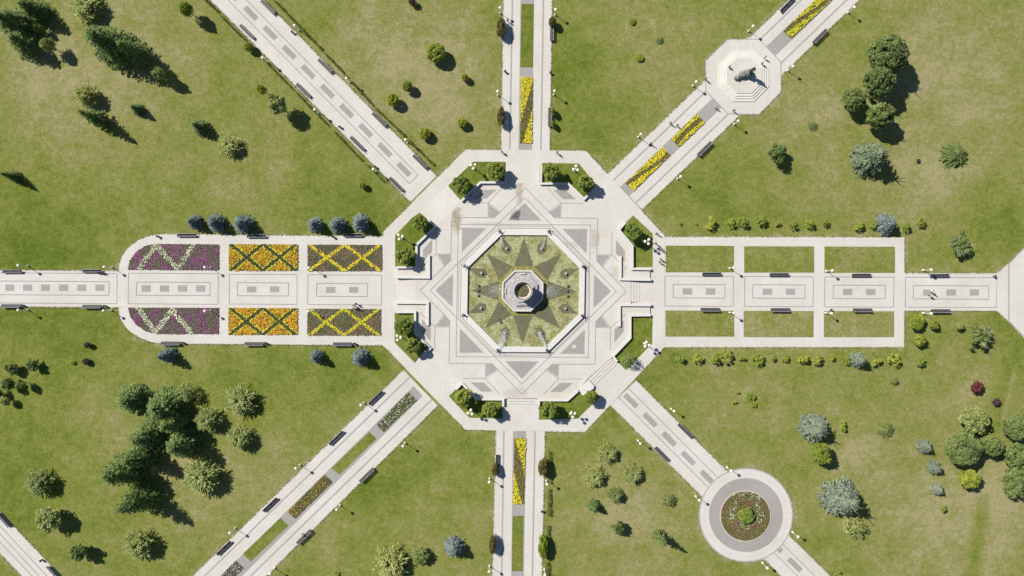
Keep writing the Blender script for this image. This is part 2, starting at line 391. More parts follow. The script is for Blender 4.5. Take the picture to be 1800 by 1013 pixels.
# NE avenue
mb = MB(); a = ang((1067, 306), (1427, -40)); mb.prism(WP(NEP), -.1, .050, 0, a); kerbs(mb, NEP, [(1, 2), (3, 0)], .054)
L(mb, (1077.5, 318), (1450, -40), 2.6, .056, 3); L(mb, (1116.6, 358), (1530, -40), 2.6, .058, 3)
mb.sheet(WP([(1089, 330), (1104, 347), (1507, -40), (1474, -40)]), .060, 1, a)
pbuild(mb)
# N avenue
mb = MB(); a = ang((925, 266), (929, -40)); mb.prism(WP(NP), -.1, .052, 0, a); kerbs(mb, NP, [(1, 2), (3, 0)], .056, mi=4)
L(mb, (901.4, -40), (896, 266), 2.8, .058, 3); L(mb, (956, -40), (950.8, 266), 2.8, .060, 3)
mb.sheet(WP([(915.5, -40), (939.5, -40), (935, 266), (911.5, 266)]), .062, 1, a)
pbuild(mb)
# S avenue
mb = MB(); mb.prism(WP(SP), -.1, .052, 0, a); kerbs(mb, SP, [(1, 2), (3, 0)], .056)
L(mb, (885.8, 758), (881, 1060), 2.8, .058, 3); L(mb, (940.5, 758), (935, 1060), 2.8, .060, 3)
mb.sheet(WP([(901.5, 758), (925, 758), (920, 1060), (898, 1060)]), .062, 1, a)
pbuild(mb)
# SW avenue
mb = MB(); a = ang((709, 650), (289, 1060)); mb.prism(WP(SWP), -.1, .050, 0, a); kerbs(mb, SWP, [(1, 2), (3, 0)], .054)
L(mb, (721.3, 662), (311, 1060), 2.6, .056, 3); L(mb, (760, 701.6), (392, 1060), 2.6, .058, 3)
mb.sheet(WP([(727, 679), (743, 696), (378, 1060), (340, 1060)]), .060, 1, a)
pbuild(mb)
# W avenue with its far stretch
def panel_row(mb, x0, y0, x1, y1, ix0, iy0, ix1, iy1, sq, sy0, sy1, z):
    frame_lines(mb, x0, y0, x1, y1, z); frame_lines(mb, ix0, iy0, ix1, iy1, z+.01)
    for (s0, s1) in sq: mb.sheet(WP([(s0, sy0), (s1, sy0), (s1, sy1), (s0, sy1)]), z+.02, 1)
mb = MB(); mb.prism(WP(WPATH), -.1, .050, 0, 0)
panel_row(mb, -50, 479.5, 206.3, 532.5, -40, 494, 192, 518, [(9.9, 24.7), (40.9, 56.5), (72.4, 87.8), (104, 119.8), (135.8, 151.4), (167.8, 183.6), (-21, -5)], 500.5, 511.5, .054)
kerbs(mb, WPATH, [(0, 1), (2, 3)], .08)
pbuild(mb)
mb = MB(); mb.prism(WP(LOOP), -.1, .056, 0, 0)
panel_row(mb, 226, 480.5, 384, 534.2, 240.4, 496, 369.6, 519, [(249, 265), (281.3, 297), (312.9, 328.7), (344.6, 360.6)], 502, 513, .060)
panel_row(mb, 403.4, 482.3, 522.5, 534.6, 417.8, 497, 507.5, 520, [(434.3, 450.5), (474.8, 490.7)], 503.7, 513.8, .060)
panel_row(mb, 541.5, 483.2, 671, 535.6, 556.7, 498.4, 646.2, 521, [(573.3, 589.4), (613.7, 629.2)], 504.5, 515, .060)
pbuild(mb)
# E block
mb = MB(); mb.prism(WP(EBLK), -.1, .052, 0, 0)
panel_row(mb, 1169, 485.4, 1289, 538, 1183.4, 500, 1274.4, 523.8, [(1200, 1216.4), (1240.6, 1257)], 507, 518, .056)
panel_row(mb, 1309, 486.2, 1429.6, 538.8, 1323.4, 500.6, 1415, 524.2, [(1340.4, 1357), (1381.4, 1397.4)], 507.5, 518.4, .056)
panel_row(mb, 1449.8, 486.8, 1571, 539.6, 1464.5, 501.4, 1556, 524.8, [(1481.4, 1497.6), (1522, 1538.6)], 508, 519, .056)
panel_row(mb, 1591.4, 487.6, 1752, 540, 1605.6, 502.2, 1738, 525.4, [(1622.6, 1639), (1663.4, 1680), (1704.4, 1720.4)], 509, 519.6, .056)
pbuild(mb)
mb = MB(); mb.prism(WP(EPLZ), -.1, .058, 0, 0)
L(mb, (1773, 462), (1773, 566), 2.4, .062, 3); L(mb, (1773, 463), (1900, 335), 2.4, .064, 3); L(mb, (1773, 565), (1900, 697), 2.4, .066, 3)
pbuild(mb)
# bottom-left avenue
mb = MB(); a = ang((0, 897), (109, 1013)); mb.prism(WP(BLP), -.1, .050, 0, a); kerbs(mb, BLP, [(1, 2), (3, 0)], .054)
for k, (p, q) in enumerate((((-60, 860), (127, 1060)), ((-60, 874), (113, 1060)), ((-60, 890), (102, 1060)))): L(mb, p, q, 1.6, .060+.002*k, 3)
pbuild(mb)
# statue octagon and flower circle pavings
mb = MB(); mb.prism(WP(OCT2), -.1, .074, 0, 0)
for k in range(8): L(mb, OCT2[k], OCT2[(k+1) % 8], 1.6, .078+.001*k, 3)
pbuild(mb)
mb = MB(); mb.prism(WP(CIRC), -.1, .074, 0, 0)
def circ(r, n=72): return [W(1311+r*math.cos(2*math.pi*k/n), 905.5+r*math.sin(2*math.pi*k/n)) for k in range(n)]
mb.ring(circ(82.8), circ(80.8), .07, .078, 3); mb.ring(circ(72.8), circ(72.2), .07, .079, 4)
mb.sheet(circ(65), .080, 1)
pbuild(mb)
# ring path round the plaza
mb = MB(); mb.prism(WP(RING), -.1, .084, 0, 0); o = pbuild(mb)

# lawn panels inside the paving
def lawn(poly, z, dry):
    mb = MB(); mb.prism(WP(poly), 0.02, z, 0); o = mb.build("lawn", GRASS); dryattr(o, dry); tag(o, kind='structure'); return o
for x0, x1, y0, y1, d in ((1170, 1290, 432, 479, .60), (1308, 1431, 433, 479.5, .56), (1449, 1573, 433.5, 480, .58), (1169.5, 1290.5, 546, 592, .66), (1307, 1430, 546.5, 593, .74), (1448, 1571.5, 547, 593, .72)):
    lawn([(x0, y0), (x1, y0+.4), (x1, y1), (x0, y1)], .075, d)
lawn([(916.5, 7.5), (938.5, 7.5), (937, 118.7), (914.5, 118.7)], .08, .3)
lawn([(901, 907), (920.5, 907), (918.8, 1004), (899.5, 1004)], .08, .38)
lawn([(649.5, 759), (661.6, 771.5), (597, 834.5), (582.5, 823)], .08, .48)
lawn([(493, 910.5), (507, 924), (441, 987), (427, 973.5)], .08, .42)
# plaza slab --------------------------------------------------------------
ZP = .45
SLAB = [(890, 322), (948, 323), (998, 323), (1026, 351), (1088, 405), (1110, 432), (1110, 473), (1142, 474), (1142, 491), (1108.5, 491), (1108.5, 534), (1142, 535), (1142, 555), (1108, 556), (1108, 595),
        (1077, 627), (1032, 666), (1017, 685), (998, 703), (946, 703), (946, 700), (893, 700), (884, 702), (838, 702), (813, 674), (752, 611), (730, 586), (730, 549), (698, 549), (698, 531), (730, 531),
        (730, 489), (698, 488), (698, 470), (733, 470), (733, 431), (766, 398), (810, 353), (845, 322)]
mb = MB(); mb.prism(WP(SLAB), 0, ZP, 5, 0.01, side=0)
def LP(p, q, wd=1.2, mi=2): mb.line(W(*P(*p)), W(*P(*q)), wd*S, ZP+.004+zs()/6, mi)
Z[0] = 0
def sym8(pts):          # eight turned / mirrored copies of a plan shape
    out = []
    for k in range(4):
        for mir in (0, 1):
            q = []
            for (x, y) in pts:
                if mir: x = -x
                for _ in range(k): x, y = -y, x
                q.append((x, y))
            out.append(q)
    return out
def sym4(pts): return sym8(pts)[::2]
# inner squares in full, outer squares as their star outline
ins, outs = 116, 128
for sgn in range(4):
    for (h_, r_) in ((ins, 163.5),):
        q = sym4([(-h_, -h_), (h_, -h_)])[sgn]; LP(*q)
        q = sym4([(0, -r_), (r_, 0)])[sgn]; LP(*q)
for q in sym8([(0, -181), (53, -128)]): LP(*q)
for q in sym8([(53, -128), (128, -128)]): LP(*q)
for q in sym8([(39, -181), (64, -154)]): LP(*q, wd=1.0)
for q in sym8([(64, -154), (103, -154)]): LP(*q, wd=1.0)
for q in sym8([(64, -154), (64, -128)]): LP(*q, wd=.8)
for q in sym8([(41, -138), (64, -154)]): LP(*q, wd=.8)
for ap, wd_, mi_ in ((109.5, 1.7, 3), (113.5, .8, 2)):
    oc = octa(ap)
    for k in range(8): LP(oc[k], oc[(k+1) % 8], wd_, mi_)
for q in sym4([(0, -154), (29.5, -123.5), (-29.5, -123.5)]): mb.sheet(PW(q), ZP+.003, 1)
for q in sym4([(110, -109), (67, -109), (110, -66)]): mb.sheet(PW(q), ZP+.003, 1)
for q in sym8([(63, -151), (63, -129), (52, -129), (44, -138)]): mb.sheet(PW(q), ZP+.003, 1)
for q in sym8([(50, -177), (71, -177), (90, -161), (67, -161)]): mb.sheet(PW(q), ZP+.003, 1)
mb.sheet(PW([(86, 97), (90.5, 92.5), (95, 97), (90.5, 101.5)]), ZP+.012, 0)
tag(mb.build("plaza", MATS, uv=True), kind='structure')
# ramps from ring path up to the plaza (low edge, high edge)
mb = MB()
def rampq(lo, hi, a=0.0):
    (l0, l1), (h0, h1) = (WP(lo), WP(hi))
    mb.face([(l0[0], l0[1], .088), (l1[0], l1[1], .088), (h1[0], h1[1], ZP), (h0[0], h0[1], ZP)], 0, a)
    mb.face([(l0[0], l0[1], .088), (h0[0], h0[1], ZP), (h0[0], h0[1], .0)], 0, a); mb.face([(l1[0], l1[1], .088), (h1[0], h1[1], .0), (h1[0], h1[1], ZP)], 0, a)
rampq([(948, 288), (890, 286)], [(948, 323), (890, 322)])
rampq([(1112, 378), (1048, 325)], [(1088, 405), (1026, 351)], math.radians(-45))
rampq([(787, 326), (738, 374)], [(810, 353), (766, 398)], math.radians(45))
rampq([(728, 637), (788, 697)], [(752, 611), (813, 674)], math.radians(-45))
rampq([(697, 489), (697, 531)], [(730, 489), (730, 531)])
mt = mb.build("ramp", MATS, uv=True); tag(mt, kind='structure')

# stairs
def stairs(p0, p1, d, n, depth, label):
    """p0,p1: ends of the top edge (px); d: downhill unit vector (px)"""
    mb = MB(); st = (ZP-.084)/(n+1)
    for k in range(n):
        a0 = (p0[0]+d[0]*depth*k, p0[1]+d[1]*depth*k); a1 = (p1[0]+d[0]*depth*k, p1[1]+d[1]*depth*k)
        b0 = (p0[0]+d[0]*depth*(k+1), p0[1]+d[1]*depth*(k+1)); b1 = (p1[0]+d[0]*depth*(k+1), p1[1]+d[1]*depth*(k+1))
        z = ZP-st*(k+1)
        mb.prism(WP([a0, a1, b1, b0]), .05, z, 0)
        mb.line(W(*a0), W(*a1), 1.3*S, z+.004, 1)
    e0 = (p0[0]+d[0]*depth*n, p0[1]+d[1]*depth*n); e1 = (p1[0]+d[0]*depth*n, p1[1]+d[1]*depth*n)
    mb.line(W(*e0), W(*e1), .9*S, .092, 1)
    tag(mb.build("stairs", [PVS if False else STEP, PVD]), label, "stairs", "stairs down from the plaza")
STEP = simple("step_stone", (.57, .545, .50), .85, .08, 1.5)
stairs((1108.6, 496), (1108.6, 531), (1, 0), 3, 5.1, "pale stone steps between the two angled white walls on the right side of the plaza")
r2 = math.sqrt(.5)
stairs((1073.5, 629), (1033, 666.5), (.70, .714), 3, 5.2, "pale diagonal stone steps at the lower right corner of the plaza")
stairs((946, 701), (893, 700), (0, 1), 2, 5, "short pale stone steps below the fountain pool facing the lower avenue")

# beds and walls
BEDS = [
 ("NNW", [(832, 285), (887, 285), (887, 321), (845, 321), (810, 352), (788, 327)], .42, [(889, 303), (889, 322), (844.5, 322), (811, 355)], 1.15, "white capped wall under the two trees above the fountain, left of the upper entrance"),
 ("NNE", [(953, 287), (1017, 288), (1047, 325), (1026, 348), (998, 323), (953, 323)], .30, [(950.5, 300), (950.5, 324), (998, 324), (1026, 351), (1036, 340)], 1.1, "white capped wall right of the upper entrance, bent round two trees and a lamp"),
 ("ENE", [(1147, 470), (1147, 411), (1113, 379), (1089, 406), (1112, 434), (1112, 470)], .12, [(1098, 392), (1087, 405), (1110.5, 433), (1110.5, 473), (1143, 473.5)], 1.0, "white capped wall around the single tree at the upper right of the plaza"),
 ("ESE", [(1109, 557), (1147, 557), (1146, 604), (1100.5, 651), (1077, 628), (1110, 595)], .12, [(1143, 554), (1107, 554.5), (1107, 594), (1076.5, 626), (1084, 635)], .85, "white capped wall with a dark shaded face above the empty lawn right of the fountain"),
 ("SSE", [(948.7, 705), (998.5, 704), (1017.5, 688), (1023, 693), (1042, 682), (1054.6, 697.7), (1015, 736), (947, 738)], .12, [(947, 712), (947, 703), (997, 703), (1016, 686)], .8, "white capped wall right of the lower steps, bent behind a leafy tree"),
 ("SSW", [(813, 674.7), (839, 702), (882.6, 702), (883.6, 736), (824.6, 734), (789, 696.4)], .16, [(802, 684), (812.5, 673), (838.5, 701), (884.5, 701.5), (884.5, 713)], .85, "white capped wall left of the lower steps, bent round two trees"),
 ("WSW", [(694, 550), (728, 551), (728.5, 586), (752, 611), (728.5, 637), (694, 602)], .30, [(698, 548.5), (730.5, 548.5), (730.5, 586), (757, 612), (747, 622)], 1.1, "white capped wall around two trees at the lower left of the plaza"),
 ("WNW", [(695, 414), (725, 383), (738, 374), (765, 398), (731, 430), (731, 468.5), (695, 468.5)], .42, [(752, 386), (766, 399), (733, 431), (733, 470), (698, 470.5)], 1.1, "white capped wall around two trees at the upper left of the plaza"),
]
def wall(pl, z1, wd, label, z0=.04):
    o = empty("retaining_wall", (*W(*pl[0]), 0)); ox, oy = W(*pl[0])
    pts = [(W(*p)[0]-ox, W(*p)[1]-oy) for p in pl]
    mb = MB(); mb.prism(offset_polyline(pts, wd*S-.06), z0, z1-.08); mb.build("wall_body", WALLB, o)
    mb = MB(); mb.prism(offset_polyline(pts, wd*S), z1-.08, z1); mb.build("cap", WALLC, o)
    tag(o, label, "wall", "white capped walls round the plaza"); return o
for nm, poly, z, pl, zt, lab in BEDS:
    lawn(poly, z, .34 if nm != "ENE" else .48); wall(pl, zt, 3.8, lab)
mb = MB(); mb.prism(WP([(1017, 684), (1034, 667), (1044, 678), (1042.5, 683), (1031, 690), (1023.5, 695)]), .04, .83)
tag(mb.build("stair_pier", WALLC), "broad white stone pier at the lower end of the diagonal steps", "pier")
wall([(697, 487.5), (754.5, 488), (754.5, 449)], .98, 4.2, "outer L shaped white wall just above the left entrance of the plaza")
wall([(697, 532), (752.5, 532.5), (752.5, 572)], .98, 4.2, "outer L shaped white wall just below the left entrance of the plaza")
wall([(1089.5, 451), (1089.5, 491), (1143.5, 492)], .98, 4.2, "outer L shaped white wall just above the right hand steps")
wall([(1088, 574), (1088, 536), (1143.5, 536.5)], .98, 4.2, "outer L shaped white wall just below the right hand steps")

# ------------------------------------------------------------------ fountain
def watermat():
    m = bpy.data.materials.new("pool_water"); m.use_nodes = True; t = m.node_tree; t.nodes.clear()
    out = nd(t, "ShaderNodeOutputMaterial"); tr = nd(t, "ShaderNodeBsdfTransparent"); tr.inputs[0].default_value = (.93, .95, .90, 1)
    gl = nd(t, "ShaderNodeBsdfGlossy"); gl.inputs["Roughness"].default_value = .08
    geo = nd(t, "ShaderNodeNewGeometry"); bp = nd(t, "ShaderNodeBump"); bp.inputs["Strength"].default_value = .25; bp.inputs["Distance"].default_value = .1
    t.links.new(noisen(t, geo.outputs["Position"], 2.2, 4, .6), bp.inputs["Height"]); t.links.new(bp.outputs[0], gl.inputs["Normal"])
    fr = nd(t, "ShaderNodeFresnel"); fr.inputs[0].default_value = 1.33; t.links.new(bp.outputs[0], fr.inputs["Normal"])
    mx = nd(t, "ShaderNodeMixShader"); t.links.new(fr.outputs[0], mx.inputs[0]); t.links.new(tr.outputs[0], mx.inputs[1]); t.links.new(gl.outputs[0], mx.inputs[2])
    t.links.new(mx.outputs[0], out.inputs[0]); return m
WATER = watermat()
def poolfloor():
    m, t, b = newmat("algae_pool_floor")
    geo = nd(t, "ShaderNodeNewGeometry"); pos = geo.outputs["Position"]
    wv = nd(t, "ShaderNodeTexNoise"); wv.inputs["Scale"].default_value = 1.1; wv.inputs["Detail"].default_value = 6; wv.inputs["Distortion"].default_value = 1.6; t.links.new(pos, wv.inputs["Vector"])
    cr = nd(t, "ShaderNodeValToRGB"); t.links.new(wv.outputs["Fac"], cr.inputs[0]); e = cr.color_ramp.elements
    e[0].position = .36; e[0].color = (.28, .27, .13, 1); e[1].position = .62; e[1].color = (.52, .52, .37, 1)
    x = e.new(.48); x.color = (.42, .42, .25, 1)
    big = ramp(t, noisen(t, pos, .22, 5, .7), .47, .56)
    fine = ramp(t, noisen(t, pos, 2.6, 5, .8), .40, .58)
    c = mixc(t, math_(t, 'MULTIPLY', math_(t, 'MULTIPLY', big, fine), .85), cr.outputs[0], (.24, .18, .045, 1))
    ck = nd(t, "ShaderNodeTexBrick"); ck.offset = 0; ck.inputs["Scale"].default_value = 1; ck.inputs["Brick Width"].default_value = .6; ck.inputs["Row Height"].default_value = .6; ck.inputs["Mortar Size"].default_value = .03
    ck.inputs["Color1"].default_value = (1, 1, 1, 1); ck.inputs["Color2"].default_value = (.9, .93, .88, 1); ck.inputs["Mortar"].default_value = (.75, .8, .68, 1); t.links.new(pos, ck.inputs["Vector"])
    c = mixc(t, 1.0, c, ck.outputs[0], 'MULTIPLY')
    t.links.new(c, b.inputs["Base Color"]); b.inputs["Roughness"].default_value = .8; return m
PF = poolfloor()
STAR = simple("olive_star_tiles", (.165, .16, .105), .7, .2, .8)
ALGAE = simple("algae_crust", (.31, .28, .11), .9, .5, 2)
pool = empty("fountain_pool", (*W(FX, FY), 0)); PO = Vector(W(FX, FY))
def PL(pts): return [tuple(Vector(p)-PO) for p in PW(pts)]
mb = MB(); mb.ring(PL(octa(107)), PL(octa(97.5)), ZP, .96)
mb.build("rim", WALLC, pool)
mb = MB(); mb.sheet(PL(octa(98)), ZP+.02)
mb.build("pool_floor", PF, pool)
mb = MB(); hs = 43*math.tan(math.radians(22.5))
for k in range(8):
    a = math.radians(45*k); tip = 93
    mb.sheet(PL([(tip*math.sin(a), -tip*math.cos(a)), (43*math.sin(a)+hs*.96*math.cos(a), -43*math.cos(a)+hs*.96*math.sin(a)), (43*math.sin(a)-hs*.96*math.cos(a), -43*math.cos(a)-hs*.96*math.sin(a))]), ZP+.032)
for k in range(8):
    a = math.radians(45*k+22.5); c_, s_ = math.cos(a), math.sin(a)
    sg = 1 if k % 2 else -1
    mb.sheet(PL([(r*s_+t*c_, -r*c_+t*s_) for r, t in ((103, 0), (82, -9), (72, -6), (69, 3), (78, 9.5))]), ZP+.032)
mb.build("star_inlay", STAR, pool)
mb = MB(); mb.ring(PL(octa(43)), PL(octa(36)), ZP+.02, ZP+.10); mb.build("algae_ledge", ALGAE, pool)
mb = MB(); mb.sheet(PL(octa(97.6)), ZP+.16); mb.build("water", WATER, pool)
for k in range(8):
    a = math.radians(45*k+22.5); c = Vector(PL([(80*math.sin(a), -80*math.cos(a))])[0])
    mb = MB(); mb.box((c.x, c.y, ZP+.30), (.50, .50, .5), a); mb.box((c.x, c.y, ZP+.57), (.30, .30, .05), a)
    mb.build("jet_block", STONE, pool)
for sx in (-1, 1):
    for dy in (-8.5, 0, 9):
        c = PL([(78*sx, dy)])[0]; mb = MB(); mb.lathe([(0, 0), (.30, 0), (.33, .14), (.20, .30), (.06, .36), (0, .36)], 12, c=(c[0], c[1], ZP+.05)); mb.build("nozzle", BRONZE, pool)
c = PL([(-40, 53)])[0]; mb = MB(); mb.box((c[0], c[1], ZP+.2), (.55, 1.1, .16), math.radians(38)); mb.build("drain_grate", simple("drain", (.08, .085, .05), .8), pool)
tag(pool, "large octagonal fountain pool with a dark star in its yellow green floor", "pool")

# sprays of white water
def dropmat():
    m, t, b = newmat("spray_water"); b.inputs["Base Color"].default_value = (.85, .88, .9, 1); b.inputs["Roughness"].default_value = .2; return m
SPRAY = dropmat()
def spray(px0, py0, px1, py1, n, r0, r1, zt, name="water_spray", label=None, z0=.6):
    p = Vector(W(px0, py0)); q = Vector(W(px1, py1)); mb = MB()
    for _ in range(n):
        t = random.random(); rr = (r0+(r1-r0)*t)*S*random.random()**.6; an = random.random()*6.283
        x = p.x+(q.x-p.x)*t+rr*math.cos(an); y = p.y+(q.y-p.y)*t+rr*math.sin(an); z = z0+4*zt*t*(1-t)+random.random()*.1
        s_ = random.uniform(.02, .05); an = random.random()*3.14
        mb.face([(x+s_*math.cos(an+k*2.1), y+s_*math.sin(an+k*2.1), z+random.uniform(-s_, s_)) for k in range(3)])
    o = mb.build(name, SPRAY); tag(o, label, "water jet", kind='stuff'); return o
spray(961, 613, 946, 582, 900, .8, 5.5, .8, label="thin white jet from the lower right rim figure into the pool", z0=.9)
spray(877, 613, 888, 584, 1100, 2, 8, .8, label="white splash at the lower left of the pool", z0=.9)
spray(880, 512, 862, 511, 650, 9, 13, .3, label="white foam sliding off the left side of the fountain podium")
spray(957, 512, 978, 511, 750, 10, 13, .3, label="white foam sliding off the right side of the fountain podium")
spray(951, 440, 958, 419, 250, 4, 1.5, .5, label="faint white jet near the upper right rim figure", z0=.8)
spray(885, 434, 880, 417, 200, 3, 1.5, .5, label="faint white jet near the upper left rim figure", z0=.8)

# podium, stepped octagon and bowl
ft = empty("fountain", (*W(FX-1.2, FY), 0)); PO = Vector(W(FX-1.2, FY))
def PL2(ap, rot=0.0): return [tuple(Vector(W(FX-1.2+a-.0165*b, FY+b+.0054*a))-PO) for a, b in octa(ap, rot)]
mb = MB(); mb.ring(PL2(35.8), PL2(33.4), ZP+.05, 1.72); mb.build("rim", WALLC, ft)
mb = MB(); mb.prism(PL2(33.4), ZP+.05, 1.38); mb.build("podium", STONE, ft)
mb = MB(); mb.ring(PL2(27), PL2(25.2), 1.38, 1.68); mb.prism(PL2(25.2), 1.38, 1.95); mb.prism(PL2(19.5), 1.9, 2.35); mb.build("upper_steps", STONE, ft)
for k in range(8):
    a = math.radians(45*k)
    if k in (0, 6): mb = MB(); mb.box((30*S*math.sin(a), 30*S*math.cos(a), 1.55), (1.3, .35, .34), -a); mb.build("spout_trough", WALLB, ft)
    mb = MB(); mb.box((22.5*S*math.sin(a), 22.5*S*math.cos(a), 2.0), (.9, .3, .14), -a); mb.build("spout_block", WALLB, ft)
BOWL = simple("bowl_stone", (.50, .46, .38), .7, .2, 2)
mb = MB(); mb.lathe([(1.1, 2.3), (.85, 2.7), (.9, 3.6), (1.4, 4.0), (1.9, 4.4), (2.12, 5.0), (2.14, 5.2), (1.96, 5.22)], 48)
bowl = mb.build("bowl", BOWL, ft, smooth=False)
mb = MB(); mb.lathe([(1.96, 5.22), (1.88, 4.95), (1.80, 4.2), (1.7, 3.9), (0, 3.85)], 48); mb.build("basin_lining", simple("shade_dark_stone", (.10, .105, .10), .5, .3, 2), bowl)  # shade inside the bowl is painted into this dark stone colour
mb = MB(); mb.lathe([(1.72, 4.02), (0, 4.02)], 32); mb.build("bowl_bottom", simple("wet_silt", (.10, .095, .05), .4, .6, 2.5), bowl)
mb = MB()
for _ in range(26):
    a = random.random()*6.28; r = random.random()**.5*1.35; l = random.uniform(.3, 1.0); d = random.random()*3.14
    p = (r*math.cos(a), r*math.sin(a), 4.08); mb.tube(p, (p[0]+l*math.cos(d)*.6, p[1]+l*math.sin(d)*.6, 4.16), .045, .03, 5)
mb.build("reeds", simple("yellow_debris", (.45, .38, .12), .8, .4, 3), bowl)
tag(ft, "stepped octagonal stone fountain with a raised round bowl at the centre of the pool", "fountain")

# ------------------------------------------------------------------ skinned figures
def skinmesh(name, nodes, edges, sub=1):
    """nodes: list of (x,y,z,r)"""
    me = bpy.data.meshes.new(name); me.from_pydata([n[:3] for n in nodes], edges, [])
    o = bpy.data.objects.new(name, me); COL.objects.link(o)
    sk = o.modifiers.new("skin", 'SKIN'); sk.use_smooth_shade = True
    for i, n in enumerate(nodes):
        r = n[3]; me.skin_vertices[0].data[i].radius = (r, r) if not isinstance(r, tuple) else r
    me.skin_vertices[0].data[0].use_root = True
    if sub: sb = o.modifiers.new("sub", 'SUBSURF'); sb.levels = sub; sb.render_levels = sub
    bpy.context.view_layer.update()
    dg = bpy.context.evaluated_depsgraph_get(); nm = bpy.data.meshes.new_from_object(o.evaluated_get(dg))
    bpy.data.objects.remove(o, do_unlink=True); nm.name = name
    return nm
def chain(nodes, edges, start, pts):
    prev = start
    for p in pts:
        nodes.append(p); edges.append((prev, len(nodes)-1)); prev = len(nodes)-1
    return prev
SKIN = simple("skin", (.48, .30, .21), .6, .05, 3)
HAIRM = [simple("dark_hair", (.02, .015, .012), .7, .2, 8), simple("light_hair", (.45, .36, .2), .7, .2, 8)]
CLOTH = {k: simple("cloth_"+k, c, .85, .1, 6) for k, c in {'white': (.75, .75, .74), 'black': (.03, .03, .035), 'blue': (.06, .1, .25), 'grey': (.22, .23, .25), 'red': (.45, .04, .04), 'violet': (.25, .2, .42), 'tan': (.4, .32, .2), 'denim': (.08, .12, .2)}.items()}
def make_person(sit=False, stride=.18):
    if not sit:
        hip, ch, nk = .93, 1.36, 1.50
        body = [(0, 0, hip, .13), (0, .0, 1.15, .125), (0, .0, 1.33, .145), (0, .0, nk, .055), (0, .02, 1.60, .09), (0, .025, 1.69, .095), (0, .03, 1.74, .07)]
        legs = []
        for s_ in (-1, 1):
            f = stride*s_
            legs.append([(s_*.09, .0, hip-.04, .09), (s_*.10, f*.55+.03, .50, .062), (s_*.10, f, .09, .042), (s_*.11, f+.14, .035, .038)])
        arms = [[(s_*.19, 0, 1.40, .055), (s_*.24, -s_*.06, 1.12, .042), (s_*.25, -s_*.12+.06, .88, .03)] for s_ in (-1, 1)]
    else:
        hip = .52
        body = [(0, 0, hip, .13), (0, -.03, .74, .125), (0, -.03, .93, .145), (0, .0, 1.10, .055), (0, .02, 1.19, .09), (0, .03, 1.28, .095), (0, .03, 1.33, .07)]
        legs = [[(s_*.09, .04, hip-.01, .09), (s_*.11, .45, .50, .062), (s_*.11, .46, .10, .042), (s_*.12, .60, .04, .038)] for s_ in (-1, 1)]
        arms = [[(s_*.19, -.03, 1.0, .055), (s_*.24, .05, .76, .042), (s_*.16, .27, .62, .03)] for s_ in (-1, 1)]
    nodes = list(body); edges = [(i, i+1) for i in range(6)]
    for lg in legs: chain(nodes, edges, 0, lg)
    hands = []
    for am in arms:
        w_ = chain(nodes, edges, 2, am); hands.append((w_, am))
    o = empty("person", (0, 0, 0))
    bm_ = skinmesh("body", nodes, edges); bm_.materials.clear(); bm_.materials.append(SKIN)
    b = bpy.data.objects.new("body", bm_); COL.objects.link(b); b.parent = o
    # palm, five fingers each, nose and ears joined to the body mesh
    mb = MB(); zh = body[5][2]; yh = body[5][1]
    for w_, am in hands:
        x, y, z, r = am[-1]; sg = 1 if x > 0 else -1
        mb.tube((x, y, z+.02), (x, y+.012, z-.09), .026, .034, 7)
        for k, ln in enumerate((.068, .078, .072, .055)): 
            fx = x+sg*.002; fy = y-.028+.019*k+.012
            mb.tube((fx, fy, z-.085), (fx-sg*.006, fy, z-.085-ln*.55), .0095, .009, 6); mb.tube((fx-sg*.006, fy, z-.085-ln*.55), (fx-sg*.024, fy, z-.085-ln), .009, .0075, 6)
        mb.tube((x, y+.03, z-.03), (x-sg*.01, y+.062, z-.075), .011, .009, 6)
    mb.tube((0, yh+.07, zh+.01), (0, yh+.115, zh-.015), .014, .018, 6)
    for s_ in (-1, 1): mb.box((s_*.095, yh, zh-.005), (.018, .03, .055))
    ex = mb.build("features", SKIN, o); 
    # merge features into the body mesh
    import bmesh
    bm = bmesh.new(); bm.from_mesh(b.data); bm.from_mesh(ex.data); bm.to_mesh(b.data); bm.free(); bpy.data.objects.remove(ex, do_unlink=True)
    b.data.polygons.foreach_set("use_smooth", [True]*len(b.data.polygons))
    n2 = [(body[0][0], body[0][1], body[0][2]-.03, .15)]+[(p[0], p[1], p[2], p[3]+.022) for p in body[1:3]]; e2 = [(0, 1), (1, 2)]
    n2.append((0, body[2][1], body[2][2]+.1, .07)); e2.append((2, 3))
    for am in arms: chain(n2, e2, 2, [(p[0], p[1], p[2], p[3]+.02) for p in am[:2]])
    m_ = skinmesh("shirt", n2, e2); m_.materials.clear(); m_.materials.append(CLOTH['white']); so_ = bpy.data.objects.new("shirt", m_); COL.objects.link(so_); so_.parent = o
    n3 = [(0, body[0][1], body[0][2]+.02, .142)]; e3 = []
    for lg in legs: chain(n3, e3, 0, [(p[0], p[1], p[2], p[3]+.018) for p in lg[:3]])
    m_ = skinmesh("trousers", n3, e3); m_.materials.clear(); m_.materials.append(CLOTH['black']); t_ = bpy.data.objects.new("trousers", m_); COL.objects.link(t_); t_.parent = o
    mb = MB(); pr = [(.118*math.cos(a), .118*math.sin(a)) for a in [math.radians(x) for x in (-25, 0, 20, 40, 60, 78, 90)]]
    mb.lathe(pr, 16, c=(0, yh-.022, zh+.02)); mb.build("hair", HAIRM[0], o, smooth=True)
    return o
PW1 = make_person(False); PW2 = make_person(False, -.14); PSIT = make_person(True)
used = set()
